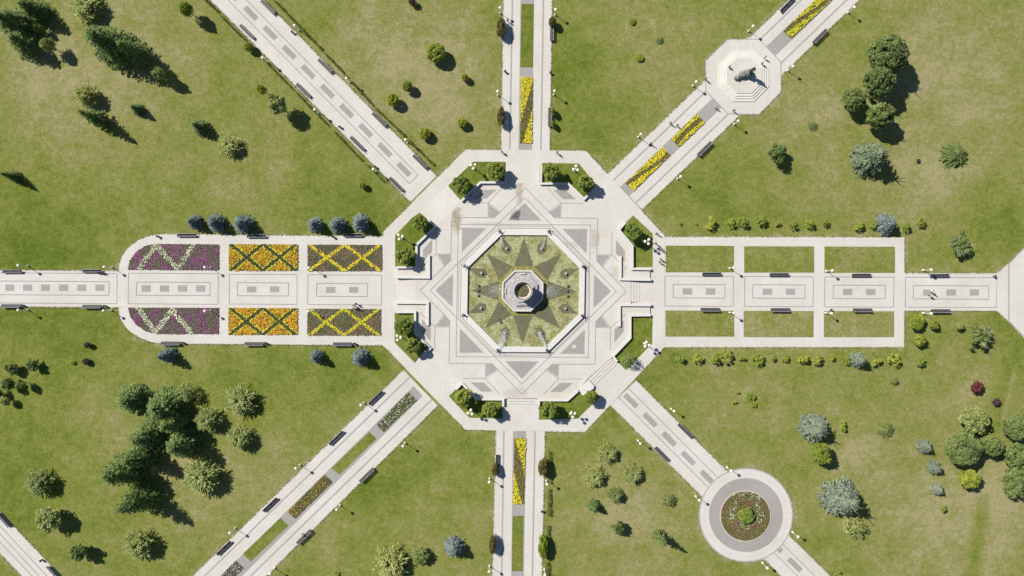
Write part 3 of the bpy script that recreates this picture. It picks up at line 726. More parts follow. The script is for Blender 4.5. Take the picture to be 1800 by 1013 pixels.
def person(proto, px, py, rz, shirt, trousers, label, z=.09, hair=0, sc=1.0, group=None):
    if proto.name in used: o = copy_tree(proto)
    else: o = proto; used.add(proto.name)
    if z == .09 and not (673 < px < 1168 and 263 < py < 760): z = .055
    x, y = W(px, py); o.location = (x, y, z); o.rotation_euler = (0, 0, rz); o.scale = (sc,)*3
    for ch in o.children:
        for key, m in (("shirt", CLOTH[shirt]), ("trousers", CLOTH[trousers]), ("hair", HAIRM[hair])):
            if ch.name.startswith(key): ch.material_slots[0].link = 'OBJECT'; ch.material_slots[0].material = m
    tag(o, label, "person", group); return o
R = math.radians
G_P = "people strolling in the park"
person(PW1, 882, 268, R(60), 'blue', 'grey', "person in dark blue walking just left of the upper avenue's end", group=G_P)
person(PW2, 979, 270, R(-80), 'black', 'black', "person in black walking just right of the upper avenue's end", group=G_P)
person(PW1, 1153, 411, R(150), 'blue', 'denim', "person in blue on the ring path near the right lawn corner", group=G_P)
person(PW2, 1151, 428, R(170), 'black', 'grey', "person in black leading the close group on the right of the ring path", group=G_P)
person(PW1, 1157, 434, R(165), 'violet', 'white', "person in violet in the middle of the close group on the ring path", group=G_P)
person(PW2, 1160, 439, R(175), 'white', 'denim', "person in a white top at the back of the close group on the ring path", group=G_P)
person(PW1, 1160, 456, R(20), 'black', 'grey', "person in dark clothes, upper of the pair beside the steps wall", group=G_P)
person(PW2, 1158, 461, R(10), 'grey', 'black', "person in grey, lower of the pair beside the steps wall", group=G_P)
person(PW1, 1239, 141, R(-60), 'black', 'black', "person in black at the left corner of the statue terrace", group=G_P)
person(PW2, 1256, 190, R(-50), 'white', 'grey', "person in a white top on the grey strip below the statue terrace", group=G_P)
person(PW1, 1288, 196, R(-20), 'grey', 'black', "person in grey at the lower edge of the statue terrace", group=G_P)
person(PW2, 1177, 218, R(-45), 'black', 'grey', "person in black on the flower avenue, left of a pair", group=G_P)
person(PW1, 1189, 222, R(-45), 'grey', 'black', "person in grey beside the upper yellow flower bed, right of a pair", group=G_P)
person(PW2, 1143, 254, R(-40), 'black', 'black', "lone person in black below the lamp on the flower avenue", group=G_P)
person(PW1, 1337, 114, R(30), 'black', 'grey', "person in black on the statue steps next to someone in white", z=.2, group=G_P)
person(PW2, 1342, 103, R(10), 'white', 'white', "person all in white on the upper right statue steps", z=.12, group=G_P)
person(PW1, 1279, 120, R(90), 'black', 'tan', "person standing alone on the left side of the statue steps", z=.36, group=G_P)
person(PW2, 1634, 511, R(90), 'white', 'white', "person in white standing on the panels of the far right avenue", group=G_P)
person(PW1, 1632, 520, R(-90), 'white', 'black', "person in a white top and black trousers below the one all in white", group=G_P)
person(PW2, 1637, 515, R(180), 'white', 'grey', "person in a white top and grey trousers, rightmost of three on the panels", hair=1, group=G_P)
person(PW1, 627, 534, R(-90), 'black', 'black', "person in black, uppermost of the huddle above the striped flower bed", group=G_P)
person(PW2, 623, 537, R(0), 'grey', 'black', "person in grey, leftmost of the huddle above the striped flower bed", group=G_P)
person(PW1, 623, 541, R(60), 'white', 'black', "person in a white top, lower left of the huddle above the striped flower bed", group=G_P)
person(PW2, 630, 542, R(130), 'tan', 'black', "person in tan, lower right of the huddle above the striped flower bed", group=G_P)
person(PSIT, 176, 478.5, R(180), 'violet', 'black', "person in violet sitting on the bench by the left avenue", z=.08, group=G_P)
person(PSIT, 182, 479, R(180), 'black', 'denim', "person in black sitting at the right end of the bench by the left avenue", z=.08, group=G_P)
person(PSIT, 535, 940, R(45), 'grey', 'black', "person in grey sitting on a bench of the lower left avenue", z=.08, group=G_P)
person(PW1, 735, 593, R(-60), 'red', 'black', "person in a red top beside the lower left plaza wall", z=ZP, group=G_P)
person(PW2, 828, 345, R(-60), 'black', 'black', "person in black in the shade of the upper left plaza wall", z=ZP, group=G_P)
person(PW2, 892, 38, R(180), 'white', 'grey', "person in white in the shadow of a shrub on the upper avenue", group=G_P)

# bronze figures on the pool rim
def make_rimfig():
    n = [(0, 0, .35, .16), (0, .22, .55, .15), (0, .36, .78, .09), (0, .48, .85, .08), (0, .62, .80, .04)]; e = [(0, 1), (1, 2), (2, 3), (3, 4)]
    chain(n, e, 0, [(0, -.3, .3, .09), (0, -.55, .42, .05), (0, -.72, .62, .03)])
    for s_ in (-1, 1):
        chain(n, e, 1, [(s_*.3, .1, .75, .07), (s_*.55, -.1, .85, .045), (s_*.75, -.28, .8, .02)])
        chain(n, e, 0, [(s_*.16, .05, .18, .06), (s_*.17, .12, .02, .05)])
    m = skinmesh("figure", n, e); m.materials.clear(); m.materials.append(BRONZE)
    o = empty("rim_figure", (0, 0, 0)); b = bpy.data.objects.new("beast", m); COL.objects.link(b); b.parent = o
    mb = MB(); mb.lathe([(0, 0), (.42, 0), (.42, .08), (.34, .12), (0, .12)], 8); mb.build("plinth", STONE, o)
    return o
rf = make_rimfig()
pos8 = ["upper right", "right, above the middle", "right, below the middle", "lower right", "lower left", "left, below the middle", "left, above the middle", "upper left"]
for k, (a, b) in enumerate(octa(104)):
    o = rf if k == 0 else copy_tree(rf)
    x, y = W(*P(a, b)); o.location = (x, y, .96); o.rotation_euler = (0, 0, -R(22.5+45*k)+math.pi)
    tag(o, "dark bronze beast on the pool rim corner, %s" % pos8[k], "figure", "bronze figures on the pool rim")

# statue terrace
sp = empty("statue_terrace", (*W(1306.3, 134.5), 0))
STEPW = simple("bright_step_stone", (.63, .61, .55), .8, .06, 1)
mb_list = []
for k, ap in enumerate((44.5, 39.8, 35.6, 31.2)):
    mb = MB(); pts = [(a*S, -b*S) for a, b in octa(ap)]; mb.prism(pts, .05 if k == 0 else .08+.17*k-.02, .08+.17*(k+1)); mb.build("step", STEPW, sp)
mb = MB(); tp = [(a*S, -b*S) for a, b in octa(30.4)]; mb.sheet(tp, .08+.17*4+.004); mb.build("top_paving", PV, sp, uv=True)
tag(sp, "octagonal white stepped terrace carrying a dark statue", "terrace")
def rockmesh(seed, sc):
    import bmesh
    bm = bmesh.new(); bmesh.ops.create_icosphere(bm, subdivisions=4, radius=1)
    for v in bm.verts:
        d = 1+.35*noise.noise(v.co*1.3+Vector((seed, 0, 0)))+.18*noise.noise(v.co*3.5+Vector((0, seed, 0)))
        v.co = Vector((v.co.x*sc[0], v.co.y*sc[1], v.co.z*sc[2]))*d
    me = bpy.data.meshes.new("rock"); bm.to_mesh(me); bm.free(); me.materials.append(ROCK); return me
st = empty("statue", (*W(1308, 134), .76))
for (dx, dy, dz, sc, sd) in ((-14, -5, .35, (.85, .6, .7), 1), (-7, -1, .6, (.95, .75, .9), 2), (2, 2, .9, (.8, .8, 1.2), 3), (8, 1, .5, (.8, .7, .9), 5)):
    o = bpy.data.objects.new("boulder", rockmesh(sd, sc)); COL.objects.link(o); o.parent = st; o.location = (dx*S, dy*S, dz); o.rotation_euler = (0, 0, .5)
fn = [(0, 0, 1.1, .30), (0, 0, 1.9, .36), (0, 0, 2.6, .38), (0, 0, 2.95, .13), (0, 0, 3.2, .19), (0, 0, 3.38, .12)]; fe = [(i, i+1) for i in range(5)]
for s_ in (-1, 1): chain(fn, fe, 2, [(s_*.42, .05, 2.5, .14), (s_*.5, .25, 2.0, .11), (s_*.28, .45, 1.9, .08)])
for s_ in (-1, 1): chain(fn, fe, 0, [(s_*.2, .25, 1.0, .18), (s_*.22, .7, .95, .15), (s_*.22, .75, .4, .11), (s_*.22, .95, .32, .08)])
m = skinmesh("figure", fn, fe, 2); m.materials.clear(); m.materials.append(BRONZE)
o = bpy.data.objects.new("figure", m); COL.objects.link(o); o.parent = st; o.location = (.6, .3, .7); o.scale = (1.15, 1.15, 1.3); o.rotation_euler = (0, 0, R(-160))
tag(st, "dark statue of a figure seated on rugged boulders on the octagonal terrace", "statue")

# ------------------------------------------------------------------ lamps
def make_lamp():
    o = empty("street_lamp", (0, 0, 0))
    mb = MB(); mb.lathe([(0, 0), (.24, 0), (.24, .25), (.16, .35), (.14, .7), (.07, .8), (0, .8)], 12); mb.build("base", LAMPW, o)
    mb = MB(); mb.lathe([(.065, .78), (.055, 2.0), (.075, 2.05), (.055, 2.1), (.05, 3.1), (.12, 3.15), (.14, 3.22), (0, 3.22)], 10); pl = mb.build("pole", LAMPW, o)
    mb = MB(); mb.lathe([(.33*math.sin(math.pi*k/10), 3.52-.33*math.cos(math.pi*k/10)) for k in range(11)], 18); mb.build("globe", GLOBE, pl, smooth=True)
    return o
def make_lamp3():
    o = empty("street_lamp", (0, 0, 0))
    mb = MB(); mb.lathe([(0, 0), (.26, 0), (.26, .3), (.16, .4), (.14, .8), (.08, .9), (0, .9)], 12); mb.build("base", LAMPW, o)
    mb = MB(); mb.lathe([(.08, .88), (.065, 3.3), (.1, 3.35), (0, 3.4)], 10)
    for k in range(3):
        a = 2*math.pi*k/3; mb.tube((0, 0, 3.1), (.55*math.cos(a), .55*math.sin(a), 3.25), .035, .035, 6); mb.tube((.55*math.cos(a), .55*math.sin(a), 3.2), (.55*math.cos(a), .55*math.sin(a), 3.4), .07, .09, 8)
    pl = mb.build("pole", LAMPW, o)
    for k in range(3):
        a = 2*math.pi*k/3
        mb = MB(); mb.lathe([(.34*math.sin(math.pi*j/10), 3.68-.34*math.cos(math.pi*j/10)) for j in range(11)], 18, c=(.55*math.cos(a), .55*math.sin(a), 0)); mb.build("globe", GLOBE, pl, smooth=True)
    return o
L1 = make_lamp(); L3 = make_lamp3()
lamps = [
 (518, 45, "at the upper edge of the upper left avenue, nearest the photo top"), (462, 102, "below the upper left avenue, just right of a clipped globe bush"),
 (609, 138, "on the upper edge of the upper left avenue, halfway along it"), (553, 193, "on the lower edge of the upper left avenue, halfway along the hedge"),
 (713, 246, "on the upper edge of the upper left avenue, nearest the plaza"), (656, 298, "on the lower edge of the upper left avenue, nearest the plaza"),
 (879, 14, "left of the upper avenue, above the larger bronze green shrub"), (977, 17, "right of the upper avenue, beside the small grass strip"), (875, 161, "left of the upper avenue, beside its flower bed"), (975, 160, "right of the upper avenue, beside its flower bed"),
 (1324, 46, "just above the statue terrace"), (1224, 144, "at the left corner of the statue terrace"), (1502, 13, "on the lawn edge at the top of the statue avenue"), (1394, 117, "just right of the statue terrace"),
 (1126.5, 236, "on the upper left edge of the flower avenue between plaza and statue"), (1298, 213, "just below the statue terrace on the lawn edge"), (1196.5, 310.5, "on the lawn edge of the flower avenue nearest the plaza, lower side"),
 (32, 467, "above the left avenue, nearest the left photo edge"), (183.5, 469.5, "above the left avenue, beside the bench with two people"), (32, 545.5, "below the left avenue, nearest the left photo edge"), (182, 546.5, "below the left avenue, where the curved path begins"),
 (360, 470, "in the upper purple flower bed corner"), (543, 471, "at the upper striped yellow flower bed corner"), (360, 547, "in the lower purple flower bed corner"), (542, 547.5, "at the lower striped yellow flower bed corner"),
 (1290, 471, "above the right avenue, between its first and second lawn panels"), (1463, 476, "above the right avenue, at the third lawn panel"), (1637, 474.5, "above the far right avenue, over a bench"),
 (1290, 550.5, "below the right avenue, between its first and second lawn panels"), (1462, 551, "below the right avenue, at the third lawn panel"), (1637, 551.5, "below the far right avenue, above yellow green bushes"),
 (634.5, 712.5, "above the lower left avenue, at the bench nearest the plaza"), (520, 823.5, "on the upper edge of the lower left avenue, halfway down"), (708.5, 784.5, "below the lower left avenue, nearest the plaza"),
 (592, 896, "on the lawn below the lower left avenue, halfway down"), (404, 937, "above the lower left avenue, just before its last bench"), (474.6, 1008.6, "on the bottom photo edge beside the lower left avenue"),
 (860, 848, "left of the lower avenue, just below the brown shrub and bench"), (961.6, 851.6, "right of the lower avenue, in the hedge line below the tall shrub"), (859.8, 1005, "left of the lower avenue at the bottom edge of the photo"), (958, 1011, "right of the lower avenue at the bottom edge of the photo"),
 (1185, 723, "on the upper edge of the lower right avenue, above its bench"), (1126, 780, "on the lower edge of the lower right avenue, above the pale bushes"), (1285.5, 828, "at the top of the round flower circle"), (1229.5, 880, "at the left side of the round flower circle"),
 (1403, 944, "at the lower right of the round flower circle"), (1349, 999, "below the round flower circle at the bottom photo edge"),
]
for k, (x, y, lab) in enumerate(lamps):
    o = L1 if k == 0 else copy_tree(L1); bx, by = base_of(x, y, 3.52); o.location = (bx, by, 0); o.rotation_euler = (0, 0, 0)
    tag(o, "white globe lamp " + lab, "lamp", "single globe lamps along the avenues")
l3 = [(832, 293, "upper left planting bed, left of the upper entrance", .42), (1012, 297, "upper right planting bed, right of the upper entrance", .3), (704, 417, "left planting bed above the left entrance", .42), (1138, 425, "right planting bed in the shade of its single tree", .12),
      (1137, 606, "empty lawn bed right of the fountain", .12), (1007, 729, "lower planting bed right of the lower steps", .12), (827, 725, "lower planting bed left of the lower steps", .16), (701, 594, "left planting bed below the left entrance", .3)]
for k, (x, y, lab, z) in enumerate(l3):
    o = L3 if k == 0 else copy_tree(L3); bx, by = base_of(x, y, 3.6); o.location = (bx, by, z); o.rotation_euler = (0, 0, R(35+k*47))
    tag(o, "white three globe lamp in the " + lab, "lamp", "three globe lamps round the plaza")

# ------------------------------------------------------------------ benches
def make_bench():
    o = empty("park_bench", (0, 0, 0)); Lb = 4.3
    mb = MB()
    for k in range(5): mb.box((0, -.24+k*.12, .45), (Lb, .112, .04))
    mb.build("seat", BENCH, o)
    mb = MB()
    for k in range(4): mb.box((0, .30+k*.035, .56+k*.115), (Lb, .035, .085), 0, 0, R(-14))
    bk = mb.build("backrest", BENCH, o); mb = MB(); mb.box((0, .46, 1.02), (Lb, .08, .04)); mb.build("top_rail", BENCHT, bk)
    for x in (-1.75, 0, 1.75):
        mb = MB(); mb.box((x, 0, .215), (.12, .55, .43)); mb.box((x, .33, .62), (.08, .08, .8), 0, 0, R(-14)); mb.build("leg", BENCHB, o)
    for x in (-2.1, 2.1):
        mb = MB(); mb.box((x, 0, .66), (.07, .5, .05)); mb.box((x, -.2, .55), (.06, .06, .22)); mb.build("armrest", BENCH, o)
    return o
BP = make_bench()
# (x, y, angle of length in the picture deg, side of backrest: unit dir px (dx,dy) , label)
bn = [
 (472, 15, 45, 1, "upper edge of the upper left avenue, topmost"), (572, 118, 45, 1, "upper edge of the upper left avenue, second from the top"), (667, 212, 45, 1, "upper edge of the upper left avenue, third from the top"), (738.6, 286, 45, 1, "upper edge of the upper left avenue, nearest the plaza"),
 (436, 57, 45, -1, "lower edge of the upper left avenue, topmost"), (535, 160, 45, -1, "lower edge of the upper left avenue, second from the top"), (629.5, 253, 45, -1, "lower edge of the upper left avenue, third from the top"), (697.6, 324.5, 45, -1, "lower edge of the upper left avenue, nearest the plaza"),
 (24, 478.5, 0, 1, "upper side of the left avenue at the photo edge"), (164, 477.5, 0, 1, "upper side of the left avenue with two people on it"), (22, 537, 0, -1, "lower side of the left avenue at the photo edge"), (164, 538, 0, -1, "lower side of the left avenue under the lamp"),
 (330, 415, 0, 1, "above the upper purple flower bed"), (452, 416.5, 0, 1, "in the shade of blue spruces above the orange flower bed"), (621, 415, 0, 1, "above the upper striped yellow flower bed"), (302, 602.5, 0, -1, "below the lower purple flower bed"),
 (448, 603.5, 0, -1, "below the lower orange flower bed"), (603, 604, 0, -1, "below the lower striped yellow flower bed"), (1250, 483, 0, 1, "upper side of the right avenue at the first panel"), (1368, 484, 0, 1, "upper side of the right avenue at the second panel"),
 (1512, 485, 0, 1, "upper side of the right avenue at the third panel"), (1649, 485.5, 0, 1, "upper side of the right avenue at the far panel"), (1247, 543.5, 0, -1, "lower side of the right avenue at the first panel"), (1370, 544, 0, -1, "lower side of the right avenue at the second panel"),
 (1514, 544.5, 0, -1, "lower side of the right avenue at the third panel"), (1651, 546, 0, -1, "lower side of the right avenue at the far panel"), (1383, 11, -45, 1, "upper edge of the statue avenue at the top of the photo"), (1439, 65, -45, -1, "lawn side of the statue avenue beyond the terrace"),
 (1237, 262, -45, -1, "lawn side of the flower avenue between plaza and statue"), (662, 700, -44, 1, "upper edge of the lower left avenue, nearest the plaza"), (593, 770, -44, 1, "upper edge of the lower left avenue, second from the plaza"),
 (477, 887, -44, 1, "upper edge of the lower left avenue, third from the plaza"), (396, 963, -44, 1, "upper edge of the lower left avenue, lowest"), (645, 834, -44, -1, "lawn side of the lower left avenue, upper one"), (535, 942, -44, -1, "lawn side of the lower left avenue with a person on it"),
 (1203, 757, 45, 1, "upper edge of the lower right avenue"), (1163, 797, 45, -1, "lower edge of the lower right avenue"), (969, 57, 91, 1, "right edge of the upper avenue beneath a small bronze shrub"), (965.5, 207, 91, 1, "right edge of the upper avenue by the flower bed"),
 (875, 815, 91, -1, "left edge of the lower avenue against a brown shrub"), (7, 913, 48, 1, "on the avenue cutting the lower left corner, at the photo edge"), (96, 1007, 48, 1, "on the avenue cutting the lower left corner, at the bottom edge"),
]
for k, (x, y, a, sd, lab) in enumerate(bn):
    o = BP if k == 0 else copy_tree(BP); wx, wy = W(x, y); o.location = (wx, wy, .05)
    rz = -R(a) + (0 if sd == 1 else math.pi)
    o.rotation_euler = (0, 0, rz); tag(o, "long dark slatted bench, " + lab, "bench", "benches along the avenues")
mbn = MB(); mbn.lathe([(0, 0), (.2, 0), (.26, .75), (.28, .75), (.28, .82), (.2, .82), (.18, .3), (0, .3)], 14)
bo = empty("litter_bin", (0, 0, 0)); bb = mbn.build("bin_body", BIN, bo); mbn = MB(); mbn.lathe([(.29, .72), (.31, .74), (.31, .80), (.29, .82)], 14); mbn.build("rim", BENCHB, bb)
bins = [(515, 58, "near the topmost lamp of the upper left avenue"), (598, 224, "on the lower edge of the upper left avenue"), (660, 294, "beside the last lamp of the upper left avenue"), (279, 416, "on the curved path above the purple bed"), (586.5, 417, "left of the bench above the striped bed"),
 (42, 537, "right of the bench at the left photo edge"), (186, 538, "right of the bench below the left avenue"), (323, 602.5, "right of the bench below the purple bed"), (468, 603, "right of the bench below the orange bed"), (624, 604, "right of the bench below the striped bed"),
 (888, 127, "on the left edge of the upper avenue"), (967.5, 129, "on the right edge of the upper avenue"), (952.5, 898, "on the right edge of the lower avenue"), (75, 984, "on the avenue cutting the lower left corner"), (1459, 545, "by the lamp below the third right panel"), (1746, 486, "at the far right end of the right avenue")]
for k, (x, y, lab) in enumerate(bins):
    o = bo if k == 0 else copy_tree(bo); wx, wy = W(x, y); o.location = (wx, wy, .055); tag(o, "dark round litter bin " + lab, "litter bin", "litter bins along the avenues")

# ------------------------------------------------------------------ flower beds
def inpoly(x, y, poly):
    c = False; n = len(poly)
    for i in range(n):
        x1, y1 = poly[i]; x2, y2 = poly[(i+1) % n]
        if (y1 > y) != (y2 > y) and x < (x2-x1)*(y-y1)/(y2-y1)+x1: c = not c
    return c
def segd(x, y, a, b):
    vx, vy = b[0]-a[0], b[1]-a[1]; t = max(0, min(1, ((x-a[0])*vx+(y-a[1])*vy)/(vx*vx+vy*vy))); return math.hypot(x-a[0]-t*vx, y-a[1]-t*vy)
def flowerbed(poly, pat, label, dens=46, soil=SOIL, size=(.10, .17), zb=.16):
    cx = sum(p[0] for p in poly)/len(poly); cy = sum(p[1] for p in poly)/len(poly); ox, oy = W(cx, cy)
    o = empty("flower_bed", (ox, oy, 0)); wp = [(W(*p)[0]-ox, W(*p)[1]-oy) for p in poly]
    mb = MB(); mb.prism([(x*1.0, y*1.0) for x, y in wp], .05, zb); mb.build("bed_soil", soil, o)
    x0 = min(p[0] for p in poly); x1 = max(p[0] for p in poly); y0 = min(p[1] for p in poly); y1 = max(p[1] for p in poly)
    groups = {}
    n = int((x1-x0)*(y1-y0)*S*S*dens)
    for _ in range(n):
        x = random.uniform(x0, x1); y = random.uniform(y0, y1)
        if not inpoly(x, y, poly): continue
        c, hz = pat(x, y)
        if c is None: continue
        wx = (x-CX)*S-ox; wy = (CY-y)*S-oy; r = random.uniform(*size); z = zb+.03+hz+random.uniform(0, .12)
        nrm = Vector((random.uniform(-.6, .6), random.uniform(-.6, .6), 1)).normalized(); u = nrm.orthogonal().normalized(); v = nrm.cross(u); a = random.random()*6.28
        g = groups.setdefault(c, ([], []))
        k = random.choice((4, 5)); rr = [r*random.uniform(.7, 1.1) for _ in range(k)]
        i = len(g[0])
        for j in range(k):
            q = Vector((wx, wy, z))+(u*math.cos(a+j*6.283/k)+v*math.sin(a+j*6.283/k))*rr[j]; g[0].append(tuple(q))
        g[1].append(tuple(range(i, i+k)))
    for c, (vs, fs) in groups.items():
        me = bpy.data.meshes.new(c+"_flowers"); me.from_pydata(vs, [], fs); me.materials.append(FM[c])
        nm = c+"_flowers" if c in ('yellow', 'orange', 'purple', 'white', 'red') else c+"_leaves"
        tv = []
        for f in fs:
            t = random.random(); tv += [t]*len(f)
        at = me.attributes.new("tint", 'FLOAT', 'POINT'); at.data.foreach_set("value", tv)
        ob = bpy.data.objects.new(nm, me); COL.objects.link(ob); ob.parent = o; ob["kind"] = "stuff"
    tag(o, label, "flower bed", "planted flower beds"); return o
def zig(pts):
    return lambda x, y: min(segd(x, y, pts[i], pts[i+1]) for i in range(len(pts)-1))
def nz(x, y, s=.05, o=0): return noise.noise(Vector((x*s, y*s, o)))
def pat_purple(z):
    def f(x, y):
        d = z(x, y); q = nz(x, y, .06, 3)+random.uniform(-.35, .35)
        if d < 4.2+random.uniform(-1.2, 1.2): return ('white' if random.random() < .72 else 'green', .03)
        return ('purple' if q > .17 else ('mauve' if random.random() < .75 else 'green'), 0)
    return f
def crossd(x, y, x0, y0, x1, y1):
    m = (x0+x1)/2
    return min(segd(x, y, (x0+3, y0), (m, y1)), segd(x, y, (m, y1), (x1-3, y0)), segd(x, y, (x0+3, y1), (m, y0)), segd(x, y, (m, y0), (x1-3, y1)))
def pat_orange(x0, y0, x1, y1):
    def f(x, y):
        d = crossd(x, y, x0, y0, x1, y1)
        if d < 2.6: return ('darkgreen', -.04)
        if d < 5.6+random.uniform(-.8, .8): return ('yellow' if random.random() < .75 else 'green', .04)
        return ('orange' if random.random() < .86 else random.choice(('green', 'olive', 'yellow')), .02)
    return f
def pat_striped(x0, y0, x1, y1):
    def f(x, y):
        d = crossd(x, y, x0, y0, x1, y1); q = nz(x, y, .05, 9)+random.uniform(-.3, .3)
        if d < 2.5+random.uniform(-.5, .5): return ('yellow', .10)
        return (('russet' if q > -.02 else 'green') if random.random() < .8 else 'mauve', 0)
    return f
pur_t = [(225.5, 474), (229, 458), (240, 443), (255, 433), (272, 429), (385, 430), (385.5, 475)]
pur_b = [(225.5, 541), (385, 541.5), (384.5, 587), (275, 587), (256, 582), (241, 572), (230, 558)]
flowerbed(pur_t, pat_purple(zig([(246, 472), (275, 431), (313, 473), (341, 430)])), "purple flower bed with a white zigzag above the left avenue", soil=SOILB)
flowerbed(pur_b, pat_purple(zig([(243, 540), (274, 584), (304, 545), (336, 584)])), "purple flower bed with a white zigzag below the left avenue", soil=SOILB)
for (x0, y0, x1, y1, s_) in ((402.8, 429.5, 524, 476, "upper"), (402, 541.5, 523.5, 588.5, "lower")):
    flowerbed([(x0, y0), (x1, y0+.5), (x1, y1), (x0, y1)], pat_orange(x0, y0, x1, y1), "orange flower bed with dark crossing stripes edged in yellow, %s one" % s_, 44)
for (x0, y0, x1, y1, s_) in ((541, 430.5, 671.5, 476.5, "upper"), (540.5, 543, 669.7, 589.7, "lower")):
    flowerbed([(x0, y0), (x1, y0+.5), (x1, y1), (x0, y1)], pat_striped(x0, y0, x1, y1), "russet green flower bed with bright yellow crossing stripes, %s one" % s_, 44, SOILB)
def pat_wave(p0, p1, wid, fn):
    vx, vy = p1[0]-p0[0], p1[1]-p0[1]; ln = math.hypot(vx, vy); vx /= ln; vy /= ln
    def f(x, y):
        t = ((x-p0[0])*vx+(y-p0[1])*vy)/ln; w_ = (-(x-p0[0])*vy+(y-p0[1])*vx)/(wid/2)
        c, h_ = fn(t)
        if abs(w_-c) < h_+random.uniform(-.05, .05): return (random.choice(('olive', 'olive', 'green', 'russet')), 0)
        return ('yellow' if random.random() < .88 else 'olive', .08)
    return f
flowerbed([(1099, 322), (1113.4, 336), (1177.4, 273), (1164.4, 259)], pat_wave((1106, 329), (1171, 266), 20, lambda t: (-.6*math.cos(math.pi*min(1, t*1.1)), .34)), "yellow flower bed with an olive wave nearest the plaza on the statue avenue")
flowerbed([(1179.6, 245), (1192.6, 259), (1238, 215.8), (1224, 200.6)], pat_wave((1186, 252), (1231, 208), 20, lambda t: (.25-.3*math.sin(math.pi*t), .42)), "short yellow flower bed with an olive wave just below the statue terrace")
flowerbed([(1376.7, 55), (1390, 68), (1466, -4), (1450, -17)], pat_wave((1383, 61), (1458, -11), 20, lambda t: (-.6*math.cos(math.pi*min(1, t*1.1)), .36)), "yellow flower bed with an olive wave at the top of the photo beyond the statue")
flowerbed([(915.8, 136), (936.5, 136.5), (935, 252), (914, 252)], pat_wave((926, 136), (924, 252), 21, lambda t: (-1.9+3.1*t, .68)), "long yellow flower bed with an olive diagonal on the upper avenue")
flowerbed([(904.5, 770), (924.5, 770), (920.5, 885.5), (901.5, 885.5)], pat_wave((914.5, 770), (911, 885.5), 20, lambda t: (1.75-3.3*t, .85)), "long yellow flower bed with an olive diagonal on the lower avenue")
def mixpat(*cs):
    def f(x, y): return (random.choice(cs), 0)
    return f
flowerbed([(718, 689.5), (732.5, 703), (674, 759), (662, 746.6)], mixpat('white', 'green', 'darkgreen', 'green', 'darkgreen', 'white', 'olive'), "white and green speckled flower bed on the lower left avenue nearest the plaza", 36)
flowerbed([(570.5, 834.5), (584, 847), (519, 911), (505.5, 899)], mixpat('olive', 'orange', 'green', 'russet', 'russet', 'olive', 'olive', 'green', 'russet', 'green', 'darkgreen'), "orange and olive speckled flower bed halfway down the lower left avenue", 36)
flowerbed([(414.5, 985.5), (428, 998.5), (366, 1060), (345, 1055)], mixpat('mauve', 'white', 'darkgreen', 'darkgreen', 'mauve', 'mauve'), "grey and mauve speckled flower bed at the bottom of the lower left avenue", 36)
def pat_circ(x, y):
    d = math.hypot(x-1311, y-896); q = nz(x, y, .09, 5)+random.uniform(-.3, .3)
    if 18 < d < 34 and nz(x, y, .11, 2) > .0: return ('white' if random.random() < .3 else 'green', 0)
    return ('red' if q > .42 else ('russet' if q > .1 else random.choice(('green', 'olive', 'green'))), 0)
cb = [(1310+43.2*math.cos(2*math.pi*k/40), 907+43.2*math.sin(2*math.pi*k/40)) for k in range(40)]
flowerbed(cb, pat_circ, "round flower bed of red, green and white inside the grey circle", 36, SOILB)
mb = MB(); mb.ring([W(1310+45*math.cos(2*math.pi*k/48), 907+45*math.sin(2*math.pi*k/48)) for k in range(48)], [W(1310+43.3*math.cos(2*math.pi*k/48), 907+43.3*math.sin(2*math.pi*k/48)) for k in range(48)], .07, .2)
tag(mb.build("round_kerb", PVK), "pale round kerb enclosing the circular flower bed", "kerb")

# ------------------------------------------------------------------ plants
def quads_mesh(name, C, N, U, sz, asp, mat, tint):
    """leaf rhombs: centres, normals, preferred long axis, sizes"""
    n = len(C); N = N/np.linalg.norm(N, axis=1, keepdims=True)
    U = U-(U*N).sum(1, keepdims=True)*N; U = U/(np.linalg.norm(U, axis=1, keepdims=True)+1e-9); V_ = np.cross(N, U)
    sz = sz[:, None]; bend = N*sz*.12
    V = np.empty((n*4, 3)); V[0::4] = C-U*sz-bend; V[1::4] = C+V_*sz*asp; V[2::4] = C+U*sz-bend; V[3::4] = C-V_*sz*asp
    F = np.arange(n*4).reshape(-1, 4)
    me = bpy.data.meshes.new(name); me.from_pydata(V.tolist(), [], F.tolist()); me.materials.append(mat)
    at = me.attributes.new("tint", 'FLOAT', 'POINT'); at.data.foreach_set("value", np.repeat(np.clip(tint, 0, 1), 4).astype(np.float32))
    return me
def rdir(n):
    v = RNG.normal(size=(n, 3)); return v/np.linalg.norm(v, axis=1, keepdims=True)
SEED = [0.0]
